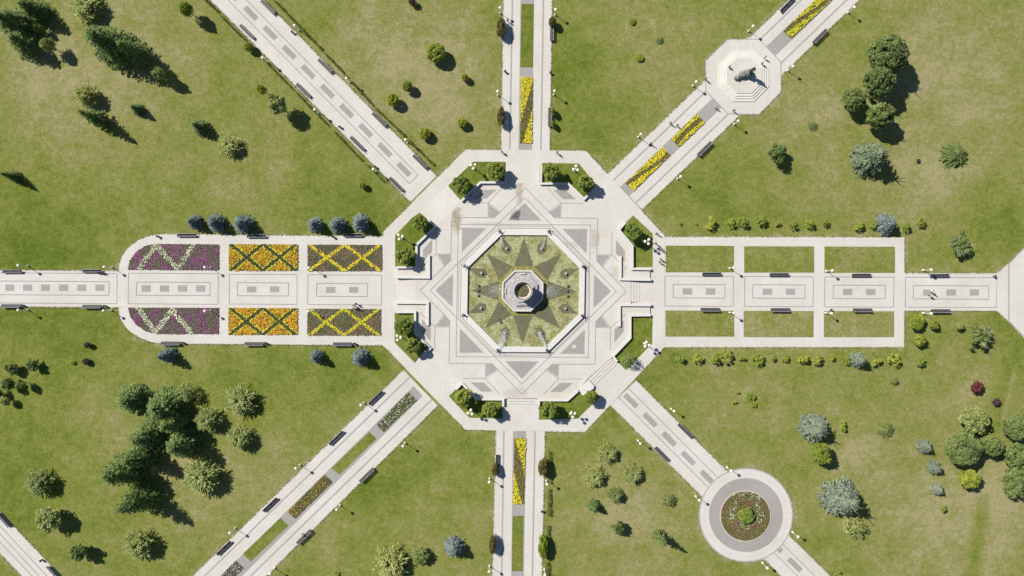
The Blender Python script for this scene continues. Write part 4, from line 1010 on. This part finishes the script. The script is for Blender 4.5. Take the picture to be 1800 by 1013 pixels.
# all crowns are unit size: radius 1 in plan, z from 0 to ratio set below
def crown_round(mat, ncl=60, per=55, leaf=.075, clr=(.2, .34), ht=1.6, z0=.35, irr=.15):
    Cs, Ns, T = [], [], []
    k = 0; SEED[0] += 3.7
    while k < ncl:
        d = rdir(1)[0]
        if d[2] < -.5: continue
        rr = (1-irr*RNG.random())*(.74 if RNG.random() < .8 else .45)*(1+.9*irr*noise.noise(Vector((d[0]*1.5, d[1]*1.5, SEED[0])))); cr = RNG.uniform(*clr)
        c = np.array([d[0]*rr, d[1]*rr, z0+(ht-z0)/2+d[2]*rr*(ht-z0)/2]); n_ = per; dd = rdir(n_)
        dd[:, 2] = np.abs(dd[:, 2])*np.where(RNG.random(n_) < .8, 1, -1)
        p = c+dd*cr*(.75+.3*RNG.random((n_, 1))); Cs.append(p); Ns.append(dd*.9+rdir(n_)*.6+np.array([0, 0, .35])); T.append(.5+.25*RNG.normal()*np.ones(n_)+.24*RNG.normal(size=n_)); k += 1
    C = np.concatenate(Cs); N = np.concatenate(Ns); T = np.concatenate(T)
    return quads_mesh("crown", C, N, rdir(len(C)), RNG.uniform(.7, 1.3, len(C))*leaf, .6, mat, T)
def crown_conifer(mat, levels=13, br=13, ht=2.6, leaf=.055, pw=.85, dens=1.0, z0=.15, spread=.16, sprig=5):
    Cs, Ns, Us, T = [], [], [], []
    for l in range(levels):
        t = (l+.3*RNG.random())/levels; R_ = (1-t)**pw*.97+.03; z = z0+(ht-z0)*t; n_ = max(5, int(br*(.55+.6*R_))); a0 = RNG.random()*6.28
        for b in range(n_):
            a = a0+6.283*b/n_+RNG.normal()*.12; Rb = R_*(.66+.44*RNG.random()); steps = max(2, int(9*Rb*dens)); tt = .5+.27*RNG.normal()
            ca, sa = math.cos(a), math.sin(a); zb = z+RNG.normal()*.06
            for s_ in range(steps):
                f = (s_+.7)/steps; r = Rb*f; w_ = spread*(1-.55*f)*Rb**.5
                for q in range(sprig):
                    o = RNG.uniform(-1, 1)*w_; zz = zb-.16*Rb*f*f+RNG.normal()*.018+.03
                    Cs.append((r*ca-o*sa, r*sa+o*ca, zz)); Ns.append((RNG.normal()*.35+ca*.25, RNG.normal()*.35+sa*.25, 1))
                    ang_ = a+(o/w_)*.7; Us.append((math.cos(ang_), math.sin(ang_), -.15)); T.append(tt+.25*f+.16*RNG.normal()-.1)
    C = np.array(Cs); n = len(C)
    return quads_mesh("crown", C, np.array(Ns), np.array(Us), RNG.uniform(.7, 1.4, n)*leaf, .42, mat, np.array(T))
def crown_feather(mat, n=420, ht=1.3, leaf=.085, sparse=1.0):
    Cs, Ns, Us, T = [], [], [], []
    for i in range(int(n*sparse)):
        a = RNG.random()*6.283; el = RNG.beta(1.6, 1.3)*1.45; ln = (.8+.28*RNG.random())*(.75+.25*math.cos(3*a+1)**2)
        ca, sa = math.cos(a), math.sin(a); tt = .5+.2*RNG.normal(); k0 = 2
        for j in range(k0, 9):
            f = (j+RNG.random()*.5)/9; r = ln*f*math.cos(el)+.05; z = .1+ht*(f*math.sin(el)*1.05)+.12*f*(1-f)
            side = RNG.normal()*.035
            Cs.append((r*ca-side*sa, r*sa+side*ca, z)); Ns.append((-ca*.25+RNG.normal()*.45, -sa*.25+RNG.normal()*.45, 1))
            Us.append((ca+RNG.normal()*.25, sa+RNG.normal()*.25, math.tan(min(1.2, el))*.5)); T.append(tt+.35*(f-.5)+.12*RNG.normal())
    C = np.array(Cs); n_ = len(C)
    return quads_mesh("crown", C, np.array(Ns), np.array(Us), RNG.uniform(.7, 1.35, n_)*leaf, .30, mat, np.array(T))
def crown_sapling(mat, ncl=16, per=13, leaf=.17, ht=1.7):
    Cs, Ns, T = [], [], []
    for k in range(ncl):
        a = RNG.random()*6.28; r = RNG.random()**.6*.85; z = .35+(ht-.4)*(1-r*.7)*RNG.uniform(.6, 1); c = np.array([r*math.cos(a), r*math.sin(a), z]); dd = rdir(per)
        Cs.append(c+dd*RNG.uniform(.10, .26)); Ns.append(dd*.5+np.array([0, 0, .8])); T.append(.55+.25*RNG.normal(size=per))
    C = np.concatenate(Cs); N = np.concatenate(Ns)
    return quads_mesh("crown", C, N, rdir(len(C)), RNG.uniform(.6, 1.3, len(C))*leaf, .55, mat, np.concatenate(T))
def woody(n, ht, seed, r0=.05, spread=.75):
    rs = random.Random(seed); mb = MB(); mb.tube((0, 0, -.02), (0, 0, ht*.75), r0, r0*.35, 8)
    for k in range(n):
        a = 6.283*k/n+rs.random(); z = ht*rs.uniform(.15, .6); l = spread*rs.uniform(.55, 1); p = (0, 0, z); q = (l*.55*math.cos(a), l*.55*math.sin(a), z+ht*.14); e = (l*math.cos(a+.2), l*math.sin(a+.2), z+ht*.2)
        mb.tube(p, q, r0*.45, r0*.28, 5); mb.tube(q, e, r0*.28, r0*.1, 5)
    me_o = mb.build("trunk", BARK); me = me_o.data; bpy.data.objects.remove(me_o, do_unlink=True); return me
TY = {}
def reg(key, crowns, trunk, nm, cat, ratio): TY[key] = (crowns, trunk, nm, cat, ratio)
TRr = woody(7, 1.2, 1); TRc = woody(6, 2.3, 2, .06, .5); TRs = woody(5, 1.2, 3, .035, .6)
reg('maple', [crown_round(LM['maple'], 75, 62, .066, (.13, .22), irr=.25) for _ in range(3)], TRr, "broadleaf_tree", "tree", 1.6)
reg('dark', [crown_round(LM['dark'], 120, 60, .058, (.10, .21), z0=.05, irr=.55) for _ in range(4)], TRr, "broadleaf_tree", "tree", 1.6)
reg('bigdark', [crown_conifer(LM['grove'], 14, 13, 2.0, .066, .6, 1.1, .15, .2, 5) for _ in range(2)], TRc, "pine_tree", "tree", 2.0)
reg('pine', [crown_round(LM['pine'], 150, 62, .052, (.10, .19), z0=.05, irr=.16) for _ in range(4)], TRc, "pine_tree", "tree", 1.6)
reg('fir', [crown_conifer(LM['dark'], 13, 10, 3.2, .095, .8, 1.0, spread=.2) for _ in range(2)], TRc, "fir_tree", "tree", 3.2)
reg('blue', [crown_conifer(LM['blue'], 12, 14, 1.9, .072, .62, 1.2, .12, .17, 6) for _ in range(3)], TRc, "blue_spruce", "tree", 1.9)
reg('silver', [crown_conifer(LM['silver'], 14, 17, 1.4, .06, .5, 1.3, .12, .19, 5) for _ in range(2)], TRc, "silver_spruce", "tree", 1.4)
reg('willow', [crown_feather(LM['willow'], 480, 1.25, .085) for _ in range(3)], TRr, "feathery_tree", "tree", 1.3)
reg('yellow', [crown_round(LM['yellow'], 60, 45, .085, (.2, .32), irr=.25) for _ in range(2)], TRr, "broadleaf_tree", "tree", 1.6)
reg('lgreen', [crown_round(LM['willow'], 70, 45, .08, (.16, .3), irr=.35) for _ in range(2)], TRr, "broadleaf_tree", "tree", 1.6)
reg('globe', [crown_round(LM['globe'], 160, 45, .06, (.12, .18), 1.75, .05, .04) for _ in range(2)], TRs, "globe_bush", "bush", 1.7)
reg('sap', [crown_sapling(LM['yellow']) for _ in range(4)], TRs, "sapling", "young tree", 1.7)
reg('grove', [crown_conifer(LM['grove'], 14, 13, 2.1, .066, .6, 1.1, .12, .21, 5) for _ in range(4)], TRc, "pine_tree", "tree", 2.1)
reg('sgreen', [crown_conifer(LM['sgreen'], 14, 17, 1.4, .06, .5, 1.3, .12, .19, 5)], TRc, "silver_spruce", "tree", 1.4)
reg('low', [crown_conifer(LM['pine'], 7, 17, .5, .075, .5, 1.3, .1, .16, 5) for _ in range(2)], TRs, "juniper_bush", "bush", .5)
reg('lowdark', [crown_conifer(LM['pine'], 7, 15, .5, .075, .5, 1.3, .1, .16, 5) for _ in range(2)], TRs, "juniper_bush", "bush", .5)
reg('purple', [crown_round(LM['purple'], 40, 40, .11, (.2, .35), 1.3, .05)], TRs, "purple_bush", "bush", 1.3)
reg('red', [crown_round(LM['red'], 40, 40, .11, (.2, .35), 1.3, .05)], TRs, "red_bush", "bush", 1.3)
reg('brown', [crown_round(LM['brown'], 70, 45, .085, (.2, .32), 1.5, .05, .15) for _ in range(2)], TRs, "bronze_shrub", "shrub", 1.5)
reg('hshrub', [crown_round(LM['globe'], 70, 45, .085, (.2, .32), 1.5, .05, .15)], TRs, "clipped_shrub", "shrub", 1.5)
reg('sparse', [crown_sapling(LM['willow'], 60, 16, .065, 1.2)], woody(18, 1.0, 9, .045, .95), "sparse_tree", "tree", 1.2)
reg('deadish', [crown_round(LM['pine'], 62, 40, .06, (.10, .2), .9, .15, .6)], None, "half_bare_tree", "tree", .9)
mbw = MB(); rs = random.Random(4); mbw.tube((0, 0, 0), (0, 0, .5), .05, .03)
for k in range(9):
    a = rs.random()*6.28; mbw.tube((0, 0, .4), (.45*math.cos(a), .45*math.sin(a), .78), .03, .02, 5); mbw.tube((.45*math.cos(a), .45*math.sin(a), .78), (.8*math.cos(a+.3), .8*math.sin(a+.3), .86), .02, .008, 5)
ow = mbw.build("trunk", DEADWOOD); DW = ow.data; bpy.data.objects.remove(ow, do_unlink=True)
TY['deadish'] = (TY['deadish'][0], DW) + TY['deadish'][2:]
cnt = [0]
def plant(key, x, y, r, h, label, group=None, z=0.0, sy=1.0, seen=.55):
    crowns, trunk, nm, cat, ratio = TY[key]
    r = r*1.1 if key == 'willow' else r; hc = h*seen; bx, by = base_of(x, y, hc); cnt[0] += 1
    o = empty(nm, (bx, by, z), RNG.random()*6.28 if sy == 1.0 else 0.0); rm = r*S
    c = bpy.data.objects.new("crown", crowns[cnt[0] % len(crowns)]); COL.objects.link(c); c.parent = o; c.scale = (rm, rm*sy, h/ratio)
    t = bpy.data.objects.new("trunk", trunk); COL.objects.link(t); t.parent = o; t.scale = (rm, rm*sy, h/ratio)
    tag(o, label, cat, group); return o
GB = "dense round trees in the planting beds"
for x, y, r, h, z, lab in ((811, 326, 20, 5.0, .42, "dense green tree at the left end of the upper left planting bed"), (870, 301, 20, 5.0, .42, "dense green tree in the upper left planting bed beside the upper entrance"), (968, 303, 18.5, 5.0, .3, "dense green tree in the upper right planting bed beside the upper entrance"),
   (1028, 322, 17.5, 4.8, .3, "dense green tree at the right end of the upper right planting bed"), (739, 393, 16.5, 4.4, .42, "dense green tree in the left bed above the left entrance, upper of two"), (710, 450, 18.5, 4.6, .42, "dense green tree in the left bed above the left entrance, lower of two"),
   (1113, 408, 19.5, 5.0, .12, "bright round tree standing alone in the bed at the upper right of the plaza"), (709, 573, 20, 4.8, .3, "dense green tree in the bed below the left entrance, upper of two"), (727, 608, 17, 4.6, .3, "dense green tree in the bed below the left entrance, lower of two"),
   (815, 699, 19.5, 5.0, .16, "dense green tree in the lower bed left of the steps, left of two"), (861, 719, 16.5, 4.6, .16, "dense green tree in the lower bed beside the lower steps, left of them"), (964, 721, 19, 5.0, .12, "dense green tree in the lower bed just right of the lower steps")):
    plant('maple', x, y, r, h, lab, GB, z)
plant('yellow', 1037, 698, 13, 4.2, "sparse yellow green tree near the diagonal steps in the lower right bed", None, .12); plant('sparse', 1103, 632, 13, 4.6, "thin sparse tree at the lower tip of the empty lawn bed", None, .12)
GL = "trees and bushes on the lawns"
T_ = [
 ('bigdark', 12, 35, 34, 9, "large dark tree in the top left corner of the photo"), ('bigdark', 52, 14, 24, 8, "dark tree at the top edge, right of the corner tree"), ('grove', 34, 72, 28, 8, "grey green tree below the corner tree at top left"), ('dark', 68, 50, 10, 4, "small dark spiky tree right of the corner group"),
 ('lgreen', 86, 80, 14, 5.5, "yellow green tree with a detached shadow right of the corner group"), ('lgreen', 76, 18, 6, 2.5, "tiny yellow green bush near the top left corner"), ('willow', 150, 10, 29, 4, "pale green feathery tree cut by the top edge at left"),
 ('grove', 183, 72, 40, 14, "big dark green tree with a very long shadow at upper left"), ('grove', 226, 86, 24, 11, "smaller dark tree joined to the right of the big dark tree"), ('lgreen', 281, 130, 12, 6, "small light green tree inside the long shadow at upper left"),
 ('willow', 148, 168, 22, 4.5, "light green feathery tree above a tall dark fir at left"), ('fir', 157, 203, 19, 10, "tall dark fir with a long pointed shadow on the left lawn"), ('fir', 237, 190, 12.5, 4.5, "small dark fir right of the long shadow"), ('yellow', 329, 18, 13, 6, "yellow green tree near the top edge left of the avenue"),
 ('fir', 346, 221, 17, 5.5, "dark fir immediately left of a pale feathery bush"), ('willow', 402, 255, 22, 3.0, "pale grey green feathery bush right of a dark fir"), ('fir', 14, 308, 12, 6, "bluish fir near the left edge, upper lawn"),
 ('globe', 437, 83, 9.5, 2.6, "small clipped globe bush touching the hedge of the upper left avenue"), ('yellow', 461, 158, 9, 5, "small yellow green tree left of a larger light tree by the avenue"), ('lgreen', 491, 187, 18, 7, "light green tree with a dark detached shadow below the upper left avenue"),
 ('globe', 637, 326, 7, 2.2, "small round yellow green bush alone near the left of the plaza"),
 ('purple', 725, 4, 7, 2, "dark red bush at the top edge left of the upper avenue"), ('globe', 766, 93, 19.5, 4.2, "largest clipped yellow green globe on the lawn left of the upper avenue"), ('globe', 716, 152, 10.5, 3.2, "round green bush between the largest globe and the hedge"),
 ('globe', 690, 176, 12.5, 3.4, "round green bush closest to the hedge on the upper lawn"), ('hshrub', 817, 136, 7, 2.4, "small dark round bush right of the largest globe"), ('globe', 812, 216, 10.5, 2.6, "bright yellow green round bush near the upper planting bed"), ('hshrub', 747, 235, 11, 2.8, "dark green round bush nearest the ring path on the upper lawn"),
 ('hshrub', 1112, 38, 6.5, .7, "tiny low bush on the upper middle lawn, upper one"), ('hshrub', 1124, 101, 8, .8, "low green bush on the upper middle lawn, lower one"), ('lowdark', 1161, 72, 8, .4, "faint low plant on the upper middle lawn, right one"),
 ('pine', 1563, 97, 40, 10.5, "largest dark green tree at the top of the upper right group"), ('pine', 1547, 144, 30, 9.5, "dark green tree directly below the largest of the upper right group"), ('pine', 1502, 175, 24, 7, "dark green tree at the left of the upper right group"),
 ('pine', 1548, 204, 27, 8.5, "dark green tree at the bottom of the upper right group"), ('sgreen', 1536, 275, 33, 8, "large grey green spruce below the upper right group"), ('dark', 1367, 272, 20, 5, "lone dark green tree between the statue and the right lawn"), ('low', 1680, 273, 26, 1.8, "low spreading yellow green juniper at the far right"),
 ('purple', 1614, 283, 4, .7, "tiny reddish plant left of the spreading juniper"), ('lowdark', 1430, 222, 10, .5, "low faint plant on the lawn left of the upper right group"), ('blue', 1562, 393, 21, 4.8, "big blue spruce in the row above the right lawn panels"), ('deadish', 1688, 430, 26, 3, "half bare spreading tree with pale branches, above the far right avenue"),
 ('yellow', 1611, 566, 16, 2.8, "bright yellow green bush just below the far right lamp"), ('yellow', 1641, 570, 10, 2.6, "smaller yellow green bush right of the one below the far right lamp"), ('yellow', 1617, 598, 12, 2.8, "yellow green bush below the pair under the far right lamp"),
 ('lgreen', 1686, 573, 8, 2.2, "small thin bush left of the half bare tree"), ('deadish', 1722, 592, 26, 4, "half bare dark tree with pale branches below the far right avenue"), ('lowdark', 1574, 672, 8, .8, "small dark low bush below the sapling row"),
 ('sap', 1297, 690, 5, .9, "tiny plant at top left of the four small plants"), ('sap', 1320, 697, 9, 1.3, "largest of the four small plants on the lower right lawn"), ('sap', 1291, 707, 5, 1, "tiny plant at lower left of the four small plants"), ('sap', 1325, 712, 6, 1, "tiny plant at lower right of the four small plants"),
 ('silver', 1436, 754, 28, 6, "large silver spruce touching a yellow green tree"), ('yellow', 1442, 797, 21, 5.5, "yellow green tree directly below a silver spruce"), ('sap', 1481, 749, 11, 2, "small yellow green bush right of the silver spruce"),
 ('lowdark', 1559, 757, 17, 1.0, "low spreading green juniper alone on the lower right lawn"), ('red', 1717, 681, 11, 2.6, "dark red bush on the right lawn"), ('purple', 1752, 707, 7.5, 1.4, "small dark purple bush right of the red one"),
 ('lgreen', 1712, 738, 28, 5.5, "spreading green tree at the top of the right hand group"), ('pine', 1695, 789, 36, 7, "large green pine in the right hand group"), ('pine', 1744, 783, 22, 6, "green pine touching the right side of the large pine"),
 ('pine', 1790, 752, 28, 6, "green pine at the right photo edge, upper one"), ('pine', 1790, 802, 28, 6, "green pine at the right photo edge, middle one"), ('pine', 1790, 848, 34, 6, "green pine at the right photo edge, lowest one"), ('yellow', 1703, 842, 20, 4.5, "yellow green tree below the large pine"),
 ('silver', 1629, 787, 14, 3, "small silver spruce, top of the three in a column"), ('silver', 1646, 824, 14, 3, "small silver spruce, middle of the three in a column"), ('silver', 1650, 862, 12, 2.6, "small silver spruce, lowest of the three in a column"), ('sap', 1657, 895, 8, 2, "small yellow green bush below the three silver spruces"),
 ('silver', 1486, 880, 36, 8, "very large silver spruce right of the flower circle"), ('sparse', 1502, 926, 20, 4.5, "sparse green tree below the very large silver spruce"), ('sap', 1474, 1011, 7, 2, "small yellow green bush cut by the bottom edge at right"),
 ('willow', 1068, 797, 19, 2.6, "pale feathery bush nearest the lower right avenue's start"), ('willow', 1045, 838, 20, 2.8, "pale feathery bush on the left of the four by the avenue"), ('willow', 1112, 834, 19, 2.6, "pale feathery bush on the right of the four by the avenue"), ('willow', 1080, 870, 15, 3, "small pale feathery bush, lowest of the four"),
 ('fir', 1045, 892, 13, 4, "small dark fir, upper of two below the feathery bushes"), ('dark', 1087, 928, 13, 4, "small round green tree below the feathery bushes"), ('lowdark', 1178, 880, 15, 1.2, "low green bush left of the flower circle"), ('fir', 1164, 950, 13, 8.5, "slender fir with a long shadow below the flower circle"),
 ('blue', 798, 966, 20, 5, "blue spruce left of the lower avenue at the bottom"), ('willow', 685, 990, 33, 4.2, "large pale feathery tree at the bottom edge"), ('lgreen', 738, 977, 18, 3, "yellow green bush touching the large pale tree at the bottom edge"), ('sap', 590, 1009, 6, 1, "tiny plant at the bottom edge left of the large pale tree"),
 ('dark', 20, 648, 13, 3, "round dark green tree at left, left of the upper pair"), ('dark', 57, 643, 12, 3, "round dark green tree at left, right of the upper pair"), ('dark', 14, 675, 13, 4, "dark green tree at left below the pair"), ('lgreen', 38, 675, 9, 4, "light green small tree at left below the pair"),
 ('lgreen', 11, 706, 9, 3, "small light green tree lowest in the left edge group"), ('dark', -3, 692, 9, 3, "dark bush cut by the left photo edge"),
 ('purple', 154, 607, 6, 1.6, "small purple bush, upper of two on the left lawn"), ('purple', 151, 636, 7, 1.4, "small purple bush, lower of two on the left lawn"), ('sap', 125, 637, 5, 1.2, "tiny bare plant left of the purple bushes"),
 ('blue', 288, 626, 16, 6, "blue green spruce with a long shadow below the purple flower bed"), ('blue', 554, 628, 13.5, 4.8, "small blue green spruce below the striped flower bed, left one"), ('blue', 631, 629, 18, 5, "blue green spruce nearest the plaza below the striped flower bed"),
 ('willow', 420, 704, 30, 4, "large pale feathery tree, top of the three right of the dark grove"), ('willow', 363, 738, 24, 4.2, "pale feathery tree touching the dark grove, left of the three"), ('willow', 420, 771, 24, 3.8, "pale feathery tree, lowest of the three right of the dark grove"),
 ('grove', 224, 702, 31, 7, "dark green tree at the top left of the grove"), ('grove', 283, 718, 39, 10, "largest green tree in the grove at lower left"), ('sparse', 326, 690, 18, 5, "sparse brownish tree at the top right of the grove"), ('grove', 252, 768, 31, 10, "dark green tree in the middle of the grove, left side"),
 ('grove', 314, 782, 32, 10, "dark green tree in the middle of the grove, right side"), ('grove', 205, 832, 34, 12, "dark green tree low on the left of the grove"), ('grove', 232, 884, 30, 13, "dark green tree at the bottom of the grove with a long shadow"), ('grove', 300, 745, 26, 10, "dark green tree hidden between the larger ones of the grove"),
 ('willow', 352, 838, 36, 5, "big pale green feathery tree below the grove, right side"), ('grove', 235, 805, 29, 11, "dark green tree between the left grove trees"),
 ('willow', 66, 849, 26, 4.2, "pale feathery tree near the left edge, upper one"), ('lgreen', 86, 912, 26, 5, "yellow green round tree near the lower left avenue corner"), ('willow', 243, 958, 28, 4.5, "pale green feathery tree below the grove near the bottom"), ('dark', 140, 972, 18, 5, "green tree with a forked shadow near the bottom left"),
 ('maple', 1311, 906, 18, 1.6, "round leafy bush at the centre of the circular flower bed"),
]
for key, x, y, r, h, lab in T_: plant(key, x, y, r, h, lab, GL)
GS = "blue spruces above the flower beds"
for k, (x, y, r) in enumerate(((338, 390, 14.5), (376, 391, 18.5), (423, 392, 19.5), (551, 394, 15.5), (591, 394, 17), (631, 391, 18))):
    n_ = ("leftmost", "middle", "rightmost")[k % 3]; plant('blue', x, y, r, 4.6+.3*(k % 3), "blue spruce, %s of the %s three above the flower beds" % (n_, "left" if k < 3 else "right"), GS)
ords = ["first", "second", "third", "fourth", "fifth", "sixth", "seventh", "eighth", "ninth", "tenth", "eleventh", "twelfth", "thirteenth", "fourteenth", "fifteenth"]
r1 = [(1196, 394, 3.5, .8), (1223, 393, 3.5, .8), (1250, 393, 12, 2.4), (1285, 392, 9, 2.2), (1307, 392, 11, 2.6), (1338, 388, 11, 2.6), (1367, 393, 5.5, 1.6), (1394, 395, 8, 2.4), (1424, 392, 8.5, 2.8), (1451, 391, 6.5, 2.6), (1510, 398, 10, 2.4), (1536, 395, 8, 2), (1594, 398, 9, 2.4), (1620, 391, 9.5, 2.2)]
for k, (x, y, r, h) in enumerate(r1): plant('sap', x, y, r, h, "yellow green sapling, %s from the left in the row above the right lawn panels" % ords[k], "saplings along the right avenue")
r2_ = [(1195, 632, 8.5, 2.4), (1226, 631, 10, 2.2), (1257, 632, 12, 2.6), (1277, 627, 13.5, 2.6), (1305, 630, 6, 1.6), (1332, 632, 11.5, 2.4), (1358, 631, 6, 1.6), (1381, 631, 7.5, 1.6), (1412, 632, 11, 2.6), (1436, 632, 11, 2.6), (1463, 630, 6, 1.6), (1489, 633, 9, 2), (1541, 636, 9.5, 2.2), (1572, 633, 12, 2.8), (1618, 638, 10, 2.2)]
for k, (x, y, r, h) in enumerate(r2_): plant('sap', x, y, r, h, "yellow green sapling, %s from the left in the row below the right lawn panels" % ords[k], "saplings along the right avenue")
plant('silver', 1512, 634, 15, 4.4, "pale silver spruce in the sapling row below the right lawn panels", None)
GC = "clipped shrubs beside the upper and lower avenues"
plant('brown', 881, 48, 9, 3.2, "tall bronze green shrub on the left edge of the upper avenue at the top", GC, 0, 2.2); plant('brown', 881, 205, 7.5, 3.0, "bronze green shrub on the left edge of the upper avenue by its flower bed", GC, 0, 2.6)
plant('brown', 971, 38, 7, 3.0, "small bronze shrub over the end of a bench, right of the upper avenue", GC, 0, 1.3); plant('hshrub', 972, 196, 3.5, 2.6, "narrow green shrub behind the bench by the upper flower bed, upper one", GC, 0, 2.2); plant('hshrub', 972, 218, 3.5, 2.4, "narrow green shrub behind the bench by the upper flower bed, lower one", GC, 0, 1.8)
plant('brown', 870, 826, 6, 2.8, "brown green shrub behind the bench on the lower avenue", GC, 0, 2.2); plant('brown', 866, 957, 7, 3.0, "brown green shrub on the left edge of the lower avenue near the bottom", GC, 0, 2.8)
plant('brown', 955, 822, 9.5, 3.4, "tall olive shrub on the right edge of the lower avenue, upper one", GC, 0, 1.9); plant('hshrub', 954.5, 961, 9.5, 3.4, "tall green shrub on the right edge of the lower avenue near the bottom", GC, 0, 2.3)
def hedge(p, q, wd, h, label):
    a = Vector(W(*p)); b = Vector(W(*q)); d = (b-a); ln = d.length; d.normalize(); n = int(ln*wd*S*190)
    o = empty("hedge", (a.x, a.y, 0)); t = RNG.random(n)*ln; gap = np.sin(t*1.9+p[0])+np.sin(t*.83+p[1]); ww = wd*S*.62*(.8+.25*gap/2); u = RNG.uniform(-1, 1, n); z = np.sqrt(np.clip(1-u*u*.6, 0, 1))*h*(.55+.5*RNG.random(n))*(1+.15*gap/2)
    keep = gap > -1.75; C = np.stack([d.x*t-d.y*u*ww, d.y*t+d.x*u*ww, z], 1)[keep]; n = len(C)
    N = rdir(n)*.8+np.array([0, 0, .7]); me = quads_mesh("foliage", C, N, rdir(n), RNG.uniform(.06, .13, n), .6, LM['hedge'], RNG.normal(.5, .25, n))
    c = bpy.data.objects.new("foliage", me); COL.objects.link(c); c.parent = o
    mb = MB()
    for k in range(int(ln/1.2)):
        tt = k*1.2+.4; mb.tube((d.x*tt, d.y*tt, 0), (d.x*tt, d.y*tt, h*.7), .03, .02, 5)
    if mb.v: mb.build("stems", BARK, o)
    tag(o, label, "hedge", "low hedges along the avenues")
hedge((481, 0), (566, 88), 4.2, .8, "low hedge above the upper left avenue, topmost stretch"); hedge((570, 93), (612, 137), 4, .7, "low hedge above the upper left avenue, second stretch"); hedge((617, 143), (655, 185), 4, .75, "low hedge above the upper left avenue, third stretch")
hedge((658, 189), (712, 240), 4.2, .8, "low hedge above the upper left avenue, fourth stretch"); hedge((717, 246), (762, 290), 4.2, .8, "low hedge above the upper left avenue, stretch nearest the plaza")
hedge((355, -6), (384, 22), 4, .8, "low hedge below the upper left avenue at the top edge"); hedge((388, 28), (432, 72), 3.6, .7, "low hedge below the upper left avenue above the small globe bush"); hedge((462, 104), (516, 158), 3.4, .7, "low hedge below the upper left avenue under the globe bush")
hedge((520, 162), (577, 221), 3.6, .7, "low hedge below the upper left avenue, middle stretch"); hedge((588, 232), (636, 282), 3.6, .7, "low hedge below the upper left avenue beside the third bench"); hedge((645, 290), (676, 320), 3.2, .6, "low hedge below the upper left avenue, stretch nearest the plaza")
hedge((965, 792), (966, 848), 3.5, 1.1, "thin hedge right of the lower avenue, top stretch"); hedge((965, 858), (964, 905), 5, 1.1, "thin hedge right of the lower avenue, middle stretch"); hedge((963, 922), (961, 1030), 5, 1.1, "thin hedge right of the lower avenue, bottom stretch")

# ------------------------------------------------------------------ grass tufts: ragged lawn edges and rough growth
TUFT = leafmat("tuft_grass", (.15, .195, .03), (.34, .33, .13), .35, .9)
def tufts():
    C = []; rs = random.Random(3); skip = 0
    for pi, poly in enumerate(ALLP):
        n = len(poly)
        for i in range(n):
            a, b = poly[i], poly[(i+1) % n]; ln = math.hypot(b[0]-a[0], b[1]-a[1])
            if ln < .5: continue
            nx, ny = (b[1]-a[1])/ln, -(b[0]-a[0])/ln
            for _ in range(int(ln*1.5)):
                t = rs.random(); o = rs.gauss(0, .9); x = a[0]+(b[0]-a[0])*t; y = a[1]+(b[1]-a[1])*t
                if not (-10 < x < 1810 and -10 < y < 1025): continue
                if any(inpoly(x+nx*k, y+ny*k, q) for qi, q in enumerate(ALLP) if qi != pi for k in (-7, -4, -2, 0, 2, 4, 7)) : continue
                if inpoly(x+nx*4, y+ny*4, poly) == inpoly(x-nx*4, y-ny*4, poly): continue
                s_ = 1 if inpoly(x-nx*2, y-ny*2, poly) else -1
                o = abs(o)-.9 if rs.random() < .75 else rs.random()*2.2
                C.append((*W(x+nx*s_*o, y+ny*s_*o), .07+.05*rs.random(), .5+.3*rs.random()))
    for _ in range(42000):
        x, y = rs.uniform(-15, 1815), rs.uniform(-15, 1028)
        if noise.noise(Vector((x*.02, y*.02, 7)))+rs.uniform(-.4, .4) < -.05: continue
        if any(inpoly(x, y, q) for q in ALLP): continue
        C.append((*W(x, y), .04+.05*rs.random(), (.4+.45*rs.random()**2)))
    C = np.array(C); n = len(C); k = 3
    P_ = np.repeat(C[:, :3], k, 0)+RNG.normal(size=(n*k, 3))*np.array([.07, .07, .01]); sz = np.repeat(C[:, 3], k)*.14
    N = rdir(n*k)*.7+np.array([0, 0, .8])
    me = quads_mesh("grass_tufts", P_, N, rdir(n*k), sz, .4, TUFT, np.repeat(RNG.normal(.42, .3, n), k))
    o = bpy.data.objects.new("grass_tufts", me); COL.objects.link(o); tag(o, "ragged grass tufts along the path edges and over the lawns", "grass", kind='stuff')
tufts()
